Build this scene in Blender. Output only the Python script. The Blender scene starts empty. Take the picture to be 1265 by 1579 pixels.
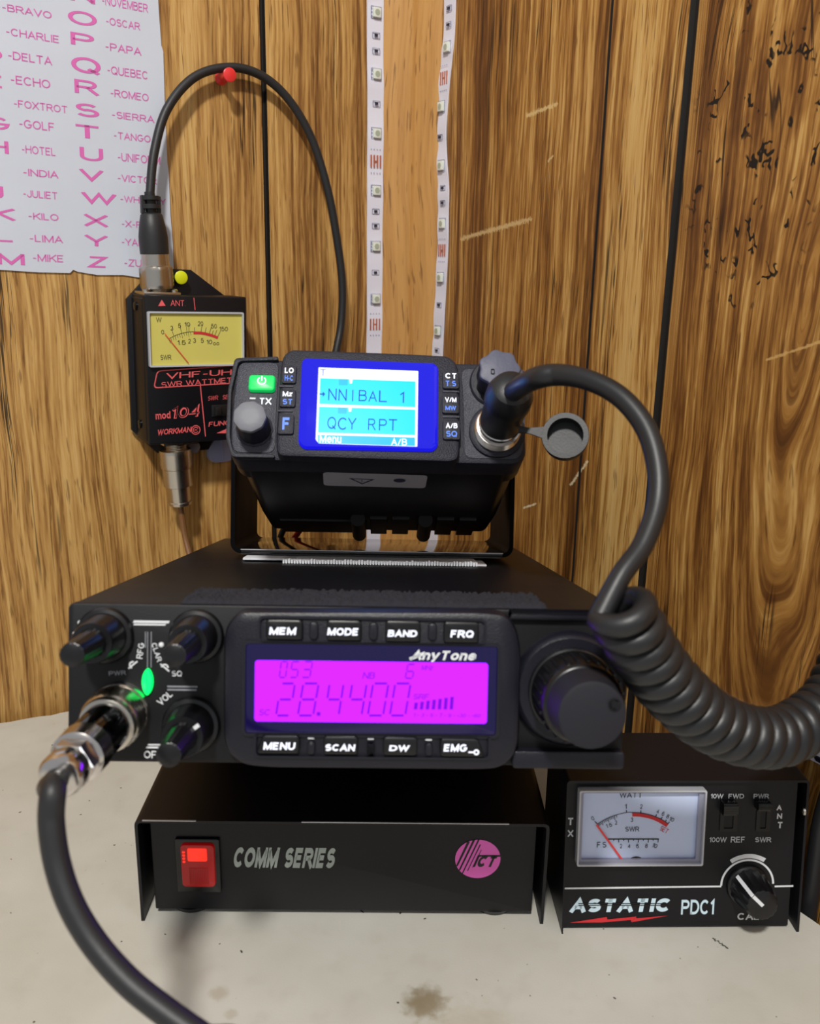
import bpy, bmesh, math, random
from math import radians, sin, cos, tan, pi
from mathutils import Vector, Matrix
random.seed(4)
SC = bpy.context.scene
COL = SC.collection

# ---------------------------------------------------------------- camera, light, exposure
IW, IH, F = 1265, 1579, 1400.0
CAM_H, PITCH, ROLL = .3231, radians(15.6), radians(1.05)
CP = Vector((0, 0, CAM_H))
_fw = Vector((0, cos(PITCH), -sin(PITCH))); _rt = Vector((1, 0, 0)); _dn = _fw.cross(_rt)
RT = cos(ROLL)*_rt - sin(ROLL)*_dn
DN = cos(ROLL)*_dn + sin(ROLL)*_rt
FW = _fw
cam = bpy.data.cameras.new('camera'); camo = bpy.data.objects.new('camera', cam); COL.objects.link(camo)
cam.sensor_width = 36; cam.lens = F*36/IH; cam.clip_start = .01; cam.clip_end = 50
camo.matrix_world = Matrix(((RT.x, -DN.x, -FW.x, CP.x), (RT.y, -DN.y, -FW.y, CP.y), (RT.z, -DN.z, -FW.z, CP.z), (0, 0, 0, 1)))
cam.dof.use_dof = True; cam.dof.focus_distance = .53; cam.dof.aperture_fstop = 14
SC.camera = camo
SC.view_settings.view_transform = 'Standard'; SC.view_settings.look = 'None'
SC.view_settings.gamma = 1; SC.view_settings.exposure = 0.0; SC.view_settings.use_curve_mapping = False

world = bpy.data.worlds.new('world'); SC.world = world; world.use_nodes = True
world.node_tree.nodes['Background'].inputs[0].default_value = (.93, .96, 1, 1)
world.node_tree.nodes['Background'].inputs[1].default_value = .42


def area(name, loc, target, power, size, col):
    l = bpy.data.lights.new(name, 'AREA'); l.shape = 'DISK'; l.size = size; l.energy = power; l.color = col
    o = bpy.data.objects.new(name, l); COL.objects.link(o); o.location = loc
    o.rotation_euler = (Vector(target)-Vector(loc)).to_track_quat('-Z', 'Y').to_euler()
    return o


area('ceiling_lamp', (-.15, -.75, 1.62), (0, .6, .2), 31, .16, (1, .97, .91))
area('cool_side_light', (1.6, -1.0, 1.2), (0, .5, .1), 9, .9, (.86, .93, 1))  # broad cool disk light from the right


# ---------------------------------------------------------------- pixel helpers (place things on real planes)
def ray(u, v): return RT*((u-IW/2)/F) + DN*((v-IH/2)/F) + FW
def P(u, v, Z): return CP + ray(u, v)*Z
def onz(u, v, z):
    d = ray(u, v); return CP + d*((z-CP.z)/d.z)


class Frame:
    """local frame: X right, Y into the scene, Z up"""
    def __init__(s, O, M): s.O = Vector(O); s.M = M; s.MT = M.transposed(); s.W = Matrix.Translation(s.O) @ M.to_4x4()
    def hit(s, u, v, axis, val):
        d = s.MT @ ray(u, v); o = s.MT @ (CP-s.O); return o + d*((val-o[axis])/d[axis])
    def p(s, u, v, y=0.0):
        q = s.hit(u, v, 1, y); return q.x, q.z
    def box(s, u0, v0, u1, v1, y=0.0):
        uc, vc = (u0+u1)/2, (v0+v1)/2
        a = s.p(u0, vc, y); b = s.p(u1, vc, y); c = s.p(uc, v0, y); d = s.p(uc, v1, y)
        return a[0], b[0], d[1], c[1]          # x0,x1,z0,z1
    def loc(s, w): return s.MT @ (w-s.O)


def rot(yaw, tilt, roll=0):
    return Matrix.Rotation(yaw, 3, 'Z') @ Matrix(((1, 0, 0), (0, cos(tilt), sin(tilt)), (0, -sin(tilt), cos(tilt)))) @ Matrix.Rotation(roll, 3, 'Y')


# ---------------------------------------------------------------- materials
def lin(c): return tuple(((x/255)/12.92 if x/255 <= .04045 else ((x/255+.055)/1.055)**2.4) for x in c) + (1,)


def mat(name, col, rough=.5, metal=0, emis=None, es=1, bump=0, bscale=800, spec=.5, coat=0, var=0, vscale=30):
    m = bpy.data.materials.new(name); m.use_nodes = True; nt = m.node_tree; b = nt.nodes['Principled BSDF']
    b.inputs['Base Color'].default_value = lin(col); b.inputs['Roughness'].default_value = rough
    b.inputs['Metallic'].default_value = metal; b.inputs['Specular IOR Level'].default_value = spec
    b.inputs['Coat Weight'].default_value = coat
    if emis: b.inputs['Emission Color'].default_value = lin(emis); b.inputs['Emission Strength'].default_value = es
    tc = nt.nodes.new('ShaderNodeTexCoord')
    if bump:
        n = nt.nodes.new('ShaderNodeTexNoise'); n.inputs['Scale'].default_value = bscale; n.inputs['Detail'].default_value = 2
        bp = nt.nodes.new('ShaderNodeBump'); bp.inputs['Strength'].default_value = bump; bp.inputs['Distance'].default_value = .0005
        nt.links.new(tc.outputs['Object'], n.inputs['Vector']); nt.links.new(n.outputs['Fac'], bp.inputs['Height']); nt.links.new(bp.outputs['Normal'], b.inputs['Normal'])
    # slight roughness variation keeps every surface procedural
    n2 = nt.nodes.new('ShaderNodeTexNoise'); n2.inputs['Scale'].default_value = vscale; n2.inputs['Detail'].default_value = 3
    mr = nt.nodes.new('ShaderNodeMapRange'); mr.inputs['To Min'].default_value = max(.02, rough-.06); mr.inputs['To Max'].default_value = min(1, rough+.06)
    nt.links.new(tc.outputs['Object'], n2.inputs['Vector']); nt.links.new(n2.outputs['Fac'], mr.inputs['Value']); nt.links.new(mr.outputs[0], b.inputs['Roughness'])
    if var:
        mx = nt.nodes.new('ShaderNodeMix'); mx.data_type = 'RGBA'
        mx.inputs[6].default_value = lin(col); mx.inputs[7].default_value = lin(tuple(max(0, c*(1-var)) for c in col))
        nt.links.new(n2.outputs['Fac'], mx.inputs[0]); nt.links.new(mx.outputs[2], b.inputs['Base Color'])
    return m


def emit(k, rgb, es=1):
    b = MT[k].node_tree.nodes['Principled BSDF']; b.inputs['Emission Color'].default_value = rgb+(1,); b.inputs['Emission Strength'].default_value = es


class NG:
    def __init__(s, name):
        s.m = bpy.data.materials.new(name); s.m.use_nodes = True; s.nt = s.m.node_tree; s.b = s.nt.nodes['Principled BSDF']
        tc = s.nt.nodes.new('ShaderNodeTexCoord'); sx = s.nt.nodes.new('ShaderNodeSeparateXYZ')
        s.co = tc.outputs['Object']; s.nt.links.new(s.co, sx.inputs[0]); s.x, s.y, s.z = sx.outputs
    def put(s, sock, v):
        if isinstance(v, (int, float)): sock.default_value = v
        elif isinstance(v, tuple): sock.default_value = v
        else: s.nt.links.new(v, sock)
    def f(s, op, a, b=0.0, c=0.0, clamp=False):
        n = s.nt.nodes.new('ShaderNodeMath'); n.operation = op; n.use_clamp = clamp
        s.put(n.inputs[0], a); s.put(n.inputs[1], b); s.put(n.inputs[2], c); return n.outputs[0]
    def vec(s, x, y, z=0.0):
        n = s.nt.nodes.new('ShaderNodeCombineXYZ'); s.put(n.inputs[0], x); s.put(n.inputs[1], y); s.put(n.inputs[2], z); return n.outputs[0]
    def noise(s, v, scale=1.0, detail=2.0, rough=.5):
        n = s.nt.nodes.new('ShaderNodeTexNoise'); s.put(n.inputs['Vector'], v); n.inputs['Scale'].default_value = scale
        n.inputs['Detail'].default_value = detail; n.inputs['Roughness'].default_value = rough; return n.outputs['Fac']
    def sm(s, v, a, b):            # smoothstep a..b -> 0..1
        n = s.nt.nodes.new('ShaderNodeMapRange'); n.interpolation_type = 'SMOOTHSTEP'; s.put(n.inputs[0], v)
        s.put(n.inputs[1], a); s.put(n.inputs[2], b); return n.outputs[0]
    def mix(s, fac, a, b):
        n = s.nt.nodes.new('ShaderNodeMix'); n.data_type = 'RGBA'; s.put(n.inputs[0], fac); s.put(n.inputs[6], a); s.put(n.inputs[7], b); return n.outputs[2]
    def ramp(s, fac, stops):
        n = s.nt.nodes.new('ShaderNodeValToRGB'); s.put(n.inputs[0], fac); e = n.color_ramp.elements
        while len(e) < len(stops): e.new(.5)
        for k, (p, c) in zip(e, stops): k.position = p; k.color = lin(c)
        return n.outputs[0]
    def seg(s, x, z, a, b):        # distance to a segment in the wall plane
        ax, az = a; bx, bz = b; L2 = (bx-ax)**2+(bz-az)**2
        px = s.f('SUBTRACT', x, ax); pz = s.f('SUBTRACT', z, az)
        t = s.f('ADD', s.f('MULTIPLY', px, (bx-ax)/L2), s.f('MULTIPLY', pz, (bz-az)/L2), clamp=True)
        dx = s.f('SUBTRACT', px, s.f('MULTIPLY', t, bx-ax)); dz = s.f('SUBTRACT', pz, s.f('MULTIPLY', t, bz-az))
        return s.f('SQRT', s.f('ADD', s.f('MULTIPLY', dx, dx), s.f('MULTIPLY', dz, dz)))


def wood(name, stops, seed=0.0, plank=None, knot=None, rings=None, scratches=(), crackmask=.52, streak=1.0, bands=(), wavy=.010, gain=1.75):
    g = NG(name); x, z = g.x, g.z
    w = g.f('MULTIPLY', g.f('SUBTRACT', g.noise(g.vec(g.f('MULTIPLY', x, 11), g.f('MULTIPLY', z, 6), seed), 1, 2), .5), wavy)
    gx = g.f('ADD', x, w)
    kmask = None
    if knot:
        xk, zk, rx, rz, amp = knot
        dx = g.f('SUBTRACT', x, xk); dz = g.f('SUBTRACT', z, zk)
        q = g.f('ADD', g.f('POWER', g.f('ABSOLUTE', g.f('DIVIDE', dx, rx)), 2), g.f('POWER', g.f('ABSOLUTE', g.f('DIVIDE', dz, rz)), 2))
        kmask = g.f('POWER', 2.718, g.f('MULTIPLY', q, -1))
        gx = g.f('SUBTRACT', gx, g.f('MULTIPLY', g.f('MULTIPLY', dx, kmask), amp))
    gx0 = gx
    if rings:
        xr, zr, a, b, xmin = rings
        ex = g.f('DIVIDE', g.f('SUBTRACT', g.f('ADD', x, g.f('MULTIPLY', w, 3.2)), xr), a); ez = g.f('DIVIDE', g.f('SUBTRACT', z, zr), b)
        rr = g.f('SQRT', g.f('ADD', g.f('MULTIPLY', ex, ex), g.f('MULTIPLY', ez, ez)))
        gr = g.f('MULTIPLY', rr, a)
        msk = g.sm(x, xmin-.004, xmin+.012)
        gx = g.f('ADD', g.f('MULTIPLY', gx, g.f('SUBTRACT', 1, msk)), g.f('MULTIPLY', g.f('ADD', gr, g.f('MULTIPLY', w, 1.5)), msk))
    V = lambda sx, sz, o: g.vec(g.f('MULTIPLY', gx, sx), g.f('MULTIPLY', z, sz), seed+o)
    fine = g.noise(V(720, 30, 1), 1, 3, .65)
    line = g.noise(V(310, 8, 2), 1, 2, .55)
    mid = g.noise(V(95, 3, 3), 1, 2)
    low = g.noise(V(20, 1.1, 5), 1, 2)
    v = g.f('ADD', g.f('ADD', g.f('MULTIPLY', fine, .36*streak), g.f('MULTIPLY', line, .52*streak)),
            g.f('ADD', g.f('MULTIPLY', mid, .30), g.f('MULTIPLY', low, .30)))
    v = g.f('ADD', g.f('MULTIPLY', g.f('SUBTRACT', v, .30+.44*streak), gain), .5)
    for xb, wb, amt in bands:      # broad darker heartwood bands
        v = g.f('SUBTRACT', v, g.f('MULTIPLY', g.f('POWER', 2.718, g.f('MULTIPLY', g.f('POWER', g.f('ABSOLUTE', g.f('DIVIDE', g.f('SUBTRACT', gx, xb), wb)), 2), -1)), amt))
    if kmask is not None:
        blot = g.noise(g.vec(g.f('MULTIPLY', x, 60), g.f('MULTIPLY', z, 28), seed+9), 1, 3)
        v = g.f('ADD', v, g.f('MULTIPLY', g.f('SUBTRACT', g.f('MULTIPLY', blot, .7), .44), kmask))
    col = g.ramp(v, stops)
    pore = g.sm(g.noise(V(480, 34, 41), 1, 2), .60, .68)
    col = g.mix(g.f('MULTIPLY', pore, .55), col, lin((84, 48, 20)))
    # dark open cracks along the grain
    V0 = lambda sx, sz, o: g.vec(g.f('MULTIPLY', gx0, sx), g.f('MULTIPLY', z, sz), seed+o)
    cn = g.f('ABSOLUTE', g.f('SUBTRACT', g.noise(V0(190, 3.2, 11), 1, 3), .5))
    cm = g.sm(g.noise(V0(34, 6, 13), 1, 2), crackmask, crackmask+.08)
    crack = g.f('MULTIPLY', g.f('SUBTRACT', 1, g.sm(cn, .006, .022)), cm)
    col = g.mix(g.f('MULTIPLY', crack, .88), col, lin((30, 20, 14)))
    if kmask is not None:          # worm marks in the burl
        wv = g.noise(g.vec(g.f('MULTIPLY', x, 120), g.f('MULTIPLY', z, 85), seed+21), 1, 2)
        wl = g.f('SUBTRACT', 1, g.sm(g.f('ABSOLUTE', g.f('SUBTRACT', wv, .53)), .022, .045))
        wm = g.sm(g.noise(g.vec(g.f('MULTIPLY', x, 90), g.f('MULTIPLY', z, 60), seed+31), 1, 1), .55, .60)
        worm = g.f('MULTIPLY', g.f('MULTIPLY', wl, wm), g.sm(kmask, .25, .5))
        col = g.mix(worm, col, lin((22, 17, 14)))
    for a, b, wd, c in scratches:
        wob = g.noise(g.vec(g.f('MULTIPLY', x, 500), g.f('MULTIPLY', z, 500), 3.0), 1, 3)
        d = g.f('ADD', g.seg(x, z, a, b), g.f('MULTIPLY', g.f('SUBTRACT', wob, .42), wd*2))
        col = g.mix(g.f('MULTIPLY', g.f('SUBTRACT', 1, g.sm(d, wd*.4, wd)), .8), col, lin(c))
    g.nt.links.new(col, g.b.inputs['Base Color'])
    g.b.inputs['Roughness'].default_value = .47; g.b.inputs['Specular IOR Level'].default_value = .35
    bp = g.nt.nodes.new('ShaderNodeBump'); bp.inputs['Strength'].default_value = .25; bp.inputs['Distance'].default_value = .0004
    g.nt.links.new(v, bp.inputs['Height']); g.nt.links.new(bp.outputs[0], g.b.inputs['Normal'])
    return g.m


def desk_paint():
    g = NG('desk_paint')
    n1 = g.noise(g.co, 7, 4, .6); n2 = g.noise(g.co, 60, 3); n3 = g.noise(g.vec(g.f('MULTIPLY', g.x, 210), g.f('MULTIPLY', g.y, 210), 3.0), 1, 1)
    col = g.mix(g.sm(n1, .35, .7), lin((203, 201, 193)), lin((190, 187, 176)))
    col = g.mix(g.f('MULTIPLY', g.sm(n2, .5, .8), .3), col, lin((176, 170, 158)))
    col = g.mix(g.sm(n3, .755, .775), col, lin((70, 62, 52)))
    for (cx, cy, r, c, k) in ((.011, .335, .013, (120, 100, 60), .75), (-.083, .338, .006, (165, 150, 130), .5), (-.075, .327, .004, (165, 150, 130), .4), (.03, .315, .03, (180, 168, 145), .4)):
        d = g.f('SQRT', g.f('ADD', g.f('POWER', g.f('ABSOLUTE', g.f('SUBTRACT', g.x, cx)), 2), g.f('POWER', g.f('ABSOLUTE', g.f('SUBTRACT', g.y, cy)), 2)))
        d = g.f('ADD', d, g.f('MULTIPLY', g.f('SUBTRACT', g.noise(g.co, 220, 3), .5), r*.9))
        col = g.mix(g.f('MULTIPLY', g.f('SUBTRACT', 1, g.sm(d, r*.3, r)), k), col, lin(c))
    a = onz(1100, 1447, 0); b = onz(1122, 1462, 0)
    d = g.f('ADD', g.seg(g.x, g.y, (a.x, a.y), (b.x, b.y)), g.f('MULTIPLY', g.f('SUBTRACT', g.noise(g.co, 900, 2), .42), .004))
    col = g.mix(g.f('SUBTRACT', 1, g.sm(d, .0005, .0011)), col, lin((85, 85, 78)))
    g.nt.links.new(col, g.b.inputs['Base Color']); g.b.inputs['Roughness'].default_value = .42
    bp = g.nt.nodes.new('ShaderNodeBump'); bp.inputs['Strength'].default_value = .15; bp.inputs['Distance'].default_value = .0004
    g.nt.links.new(g.noise(g.co, 900, 2), bp.inputs['Height']); g.nt.links.new(bp.outputs[0], g.b.inputs['Normal'])
    return g.m


MT = {}
def mk(k, *a, **kw): MT[k] = mat(k, *a, **kw)
mk('black_paint', (15, 15, 20), .45, spec=.35, bump=.12, bscale=1500)  # slight blue in the blacks stands in for the screens' bloom
mk('black_satin', (13, 13, 18), .42, spec=.35, bump=.06, bscale=2500)
mk('black_deep', (10, 10, 12), .5)
mk('black_gloss', (10, 10, 13), .16)
mk('black_mirror', (10, 10, 12), .07, spec=.7)
mk('arm_black', (7, 7, 10), .6, spec=.05)
mk('radio_plastic', (22, 22, 32), .38, spec=.4, bump=.25, bscale=1700)
mk('radio_face', (13, 13, 17), .5, spec=.35, bump=.1, bscale=1500)
mk('mini_plastic', (34, 35, 46), .48, spec=.35, bump=.5, bscale=1900)  # small radio's black plastic tinted blue to imitate the bloom around its screen
mk('mini_inset', (58, 59, 70), .45, bump=.8, bscale=1800)
mk('mini_body', (13, 13, 19), .45, bump=.1)
mk('knob_rubber', (14, 14, 17), .3)
mk('grey_rubber', (120, 122, 130), .55, bump=.2, bscale=600)
mk('dark_face', (32, 32, 39), .6, spec=.3, bump=.1)
mk('lobed_face', (82, 84, 104), .5, bump=.15)
mk('cable_rubber', (30, 31, 34), .48, bump=.08, bscale=900)
mk('mic_rubber', (28, 29, 32), .42, bump=.06, bscale=900)
mk('chrome', (205, 200, 196), .2, 1)
mk('nickel', (196, 190, 180), .26, 1)
mk('steel', (150, 148, 145), .35, 1)
mk('white_print', (225, 228, 232), .6)
mk('grey_print', (196, 202, 208), .6)
mk('ice_print', (205, 228, 240), .6)
mk('silver_print', (168, 178, 172), .55)
mk('red_print', (205, 40, 48), .6)
mk('salmon_print', (232, 96, 100), .6)
mk('pink_print', (238, 105, 200), .55)
mk('chart_print', (214, 105, 178), .8)
mk('paper', (205, 211, 224), .8, bump=.15, bscale=60, var=.04)
mk('strip_white', (226, 226, 240), .45)
mk('led_body', (222, 226, 214), .35)
mk('led_core', (170, 178, 160), .3)
mk('trace', (140, 142, 168), .5)
mk('resistor', (40, 42, 58), .4)
mk('copper', (198, 112, 80), .4, .3)
mk('pin_red', (226, 52, 52), .3, spec=.5)
mk('pin_yellow', (222, 226, 30), .3)
mk('pin_clear', (150, 150, 158), .25)
mk('tab_plastic', (150, 156, 190), .35)
mk('meter_yellow', (216, 206, 104), .6, var=.05)
mk('meter_white', (208, 222, 255), .6, var=.03)
mk('meter_ink', (44, 40, 36), .7)
mk('needle', (226, 84, 50), .5)
mk('needle_red', (235, 70, 70), .5)
mk('case_clear', (190, 192, 200), .12, spec=.6)
mk('wire_red', (190, 30, 36), .4)
mk('coax_brown', (120, 82, 48), .45)
mk('hook_white', (222, 224, 230), .75, bump=.5, bscale=900)
mk('tape_silver', (150, 152, 156), .4)
mk('fuzzy_black', (34, 34, 42), .9, bump=1, bscale=1400)
mk('label_grey', (205, 205, 215), .6)
mk('label_ink', (52, 52, 84), .6)
mk('wear_glint_metal', (190, 190, 196), .35, .6)  # bare metal on the supply, painted highlight on the bracket
mk('lamp_red', (140, 8, 12), .2, emis=(255, 16, 16), es=.09)
mk('lamp_red_hot', (255, 60, 30), .2, emis=(255, 36, 26), es=.6)
mk('lamp_green', (0, 220, 90), .3, emis=(0, 245, 100), es=1.5)
mk('key_green', (10, 190, 90), .35, emis=(0, 200, 90), es=.55)
mk('key_print', (240, 244, 255), .5, emis=(225, 230, 255), es=.45)
mk('key_blue', (60, 110, 220), .5, emis=(70, 120, 235), es=.5)
mk('lcd_border', (8, 8, 40), .12, emis=(28, 22, 255), es=1)
mk('lcd_border_dim', (8, 6, 24), .12, emis=(44, 10, 210), es=.16)
mk('lcd_cyan', (0, 40, 50), .3, emis=(0, 238, 250), es=1.1, spec=.08)
mk('lcd_teal', (0, 40, 50), .3, emis=(0, 200, 225), es=.9, spec=.08)
mk('lcd_white', (60, 60, 60), .3, emis=(250, 252, 255), es=1.25, spec=.08)
mk('lcd_ink', (10, 30, 90), .4, emis=(30, 95, 190), es=.7, spec=.08)
mk('lcd_magenta', (50, 4, 60), .3, emis=(226, 44, 255), es=1.15, spec=.08)
mk('lcd_magenta_ink', (40, 0, 60), .4, emis=(140, 14, 225), es=.85, spec=.08)


# screens are far brighter than the exposure holds, above all in blue
emit('lcd_border', (.009, .008, .78)); emit('lcd_cyan', (0, .86, 2.6)); emit('lcd_teal', (0, .58, 1.6)); emit('lcd_white', (1.1, 1.15, 3.0))
emit('lcd_magenta', (.74, .022, 3.4)); emit('lcd_border_dim', (.004, .001, .045))


# ---------------------------------------------------------------- mesh helpers
class BM:
    def __init__(s): s.b = bmesh.new()
    def v(s, co): return s.b.verts.new(co)
    def f(s, vs):
        try: return s.b.faces.new(vs)
        except ValueError: return None
    def prism(s, pts, y0, y1, bev=0.0, back=False):
        """pts: CCW (x,z) seen from the front; y0 front (nearer), y1 rear"""
        n = len(pts)
        rings = []
        if bev > 0:
            ins = inset(pts, bev)
            rings += [[s.v((x, y0, z)) for x, z in ins], [s.v((x, y0+bev*.3, z)) for x, z in inset(pts, bev*.3)], [s.v((x, y0+bev, z)) for x, z in pts]]
        else: rings += [[s.v((x, y0, z)) for x, z in pts]]
        rings.append([s.v((x, y1, z)) for x, z in pts])
        s.f(rings[0])
        for a, b in zip(rings, rings[1:]):
            for i in range(n): s.f((a[(i+1) % n], a[i], b[i], b[(i+1) % n]))
        s.f(rings[-1][::-1]); return s
    def rr(s, x0, x1, z0, z1, r, y0, y1, bev=0.0): return s.prism(rrect(x0, x1, z0, z1, r), y0, y1, bev)
    def frame(s, o, i, y0, y1):
        n = len(o); A = [s.v((x, y0, z)) for x, z in o]; B = [s.v((x, y0, z)) for x, z in i]; C = [s.v((x, y1, z)) for x, z in o]; D = [s.v((x, y1, z)) for x, z in i]
        for k in range(n):
            j = (k+1) % n
            s.f((A[k], A[j], B[j], B[k])); s.f((A[j], A[k], C[k], C[j])); s.f((B[k], B[j], D[j], D[k])); s.f((C[j], C[k], D[k], D[j]))
        return s
    def flat(s, pts, y):
        s.f([s.v((x, y, z)) for x, z in pts]); return s
    def box(s, a, b, bev=0.0):
        r = bmesh.ops.create_cube(s.b, size=1); vs = r['verts']
        for q in vs: q.co = Vector([a[k]+(b[k]-a[k])*(q.co[k]+.5) for k in range(3)])
        if bev:
            es = {e for q in vs for e in q.link_edges}
            bmesh.ops.bevel(s.b, geom=list(es), offset=bev, segments=2, affect='EDGES', profile=.7)
        return s
    def lathe(s, prof, base=(0, 0, 0), axis=(0, -1, 0), n=48, lobes=None, knurl=None, spiral=0):
        """prof: (h, r) along axis"""
        ax = Vector(axis).normalized(); t = Vector((0, 0, 1)) if abs(ax.z) < .9 else Vector((1, 0, 0))
        e1 = t.cross(ax).normalized(); e2 = ax.cross(e1); B = Vector(base); rings = []
        for j, (h, r) in enumerate(prof):
            ring = []
            for i in range(n):
                th = 2*pi*i/n; rr_ = r
                if lobes: rr_ = r*(1+lobes[1]*cos(lobes[0]*th))
                if knurl and knurl[0] <= h <= knurl[1]: rr_ = r + knurl[2]*((i+j) % 2)
                ring.append(s.v(B+ax*h+(e1*cos(th)+e2*sin(th))*rr_))
            rings.append(ring)
        for a, b in zip(rings, rings[1:]):
            for i in range(n):
                j = (i+1) % n; s.f((a[i], a[j], b[j], b[i]))
        s.f(rings[0][::-1]); s.f(rings[-1]); return s
    def tube(s, pts, r, n=12, caps=True):
        pts = [Vector(p) for p in pts]; N = len(pts)
        T = [(pts[min(i+1, N-1)]-pts[max(i-1, 0)]).normalized() for i in range(N)]
        u = T[0].orthogonal().normalized(); rings = []
        for i in range(N):
            u = (u-T[i]*u.dot(T[i])).normalized(); w = T[i].cross(u); ri = r[i] if isinstance(r, (list, tuple)) else r
            rings.append([s.v(pts[i]+(u*cos(2*pi*k/n)+w*sin(2*pi*k/n))*ri) for k in range(n)])
        for a, b in zip(rings, rings[1:]):
            for k in range(n): s.f((a[k], a[(k+1) % n], b[(k+1) % n], b[k]))
        if caps: s.f(rings[0][::-1]); s.f(rings[-1])
        return s
    def text(s, t, x0, x1, z0, z1, y, bold=0.0, shear=0.0, ang=0.0, outline=0.0):
        V, Fc = glyphs(t, bold)
        ca, sa = cos(ang), sin(ang); cx, cz = (x0+x1)/2, (z0+z1)/2; w, h = x1-x0, z1-z0
        vs = []
        for a, b in V:
            px = (a-.5)*w + shear*(b-.5)*h; pz = (b-.5)*h
            vs.append(s.v((cx+px*ca-pz*sa, y, cz+px*sa+pz*ca)))
        for fc in Fc: s.f([vs[k] for k in fc])
        return s
    def quadline(s, a, b, w, y):
        d = Vector((b[0]-a[0], b[1]-a[1])); n = Vector((-d.y, d.x)).normalized()*w/2
        s.flat([(a[0]-n.x, a[1]-n.y), (b[0]-n.x, b[1]-n.y), (b[0]+n.x, b[1]+n.y), (a[0]+n.x, a[1]+n.y)], y); return s
    def arcband(s, cx, cz, r0, r1, a0, a1, y, n=24):
        A = [(cx+r0*cos(a0+(a1-a0)*i/n), cz+r0*sin(a0+(a1-a0)*i/n)) for i in range(n+1)]
        B = [(cx+r1*cos(a0+(a1-a0)*i/n), cz+r1*sin(a0+(a1-a0)*i/n)) for i in range(n+1)]
        va = [s.v((x, y, z)) for x, z in A]; vb = [s.v((x, y, z)) for x, z in B]
        for i in range(n): s.f((va[i], vb[i], vb[i+1], va[i+1]))
        return s


def rrect(x0, x1, z0, z1, r, n=6):
    out = []
    for cx, cz, a in ((x1-r, z1-r, 0), (x0+r, z1-r, pi/2), (x0+r, z0+r, pi), (x1-r, z0+r, 1.5*pi)):
        for k in range(n+1):
            t = a+pi/2*k/n; out.append((cx+r*cos(t), cz+r*sin(t)))
    return out


def inset(pts, d):
    n = len(pts); out = []
    for i in range(n):
        p0, p1, p2 = Vector(pts[i-1]), Vector(pts[i]), Vector(pts[(i+1) % n])
        e1, e2 = (p1-p0), (p2-p1)
        e1 = e1.normalized() if e1.length > 1e-9 else e2.normalized(); e2 = e2.normalized() if e2.length > 1e-9 else e1
        nn = Vector((-e1.y, e1.x))+Vector((-e2.y, e2.x)); L = nn.length
        nn = nn/L; k = max(.5, nn.dot(Vector((-e1.y, e1.x)))); q = p1+nn*d/k; out.append((q.x, q.y))
    return out


def roundpoly(pts, r, n=5):
    """round the corners of a polygon; r may be a list"""
    out = []; N = len(pts)
    for i in range(N):
        p0, p1, p2 = Vector(pts[i-1]), Vector(pts[i]), Vector(pts[(i+1) % N]); ri = r[i] if isinstance(r, (list, tuple)) else r
        a = (p0-p1); b = (p2-p1); t = min(ri, a.length*.45, b.length*.45)
        A = p1+a.normalized()*t; B = p1+b.normalized()*t
        for k in range(n+1):
            s = k/n; q = A*(1-s)**2+p1*2*s*(1-s)+B*s*s; out.append((q.x, q.y))
    return out


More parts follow.
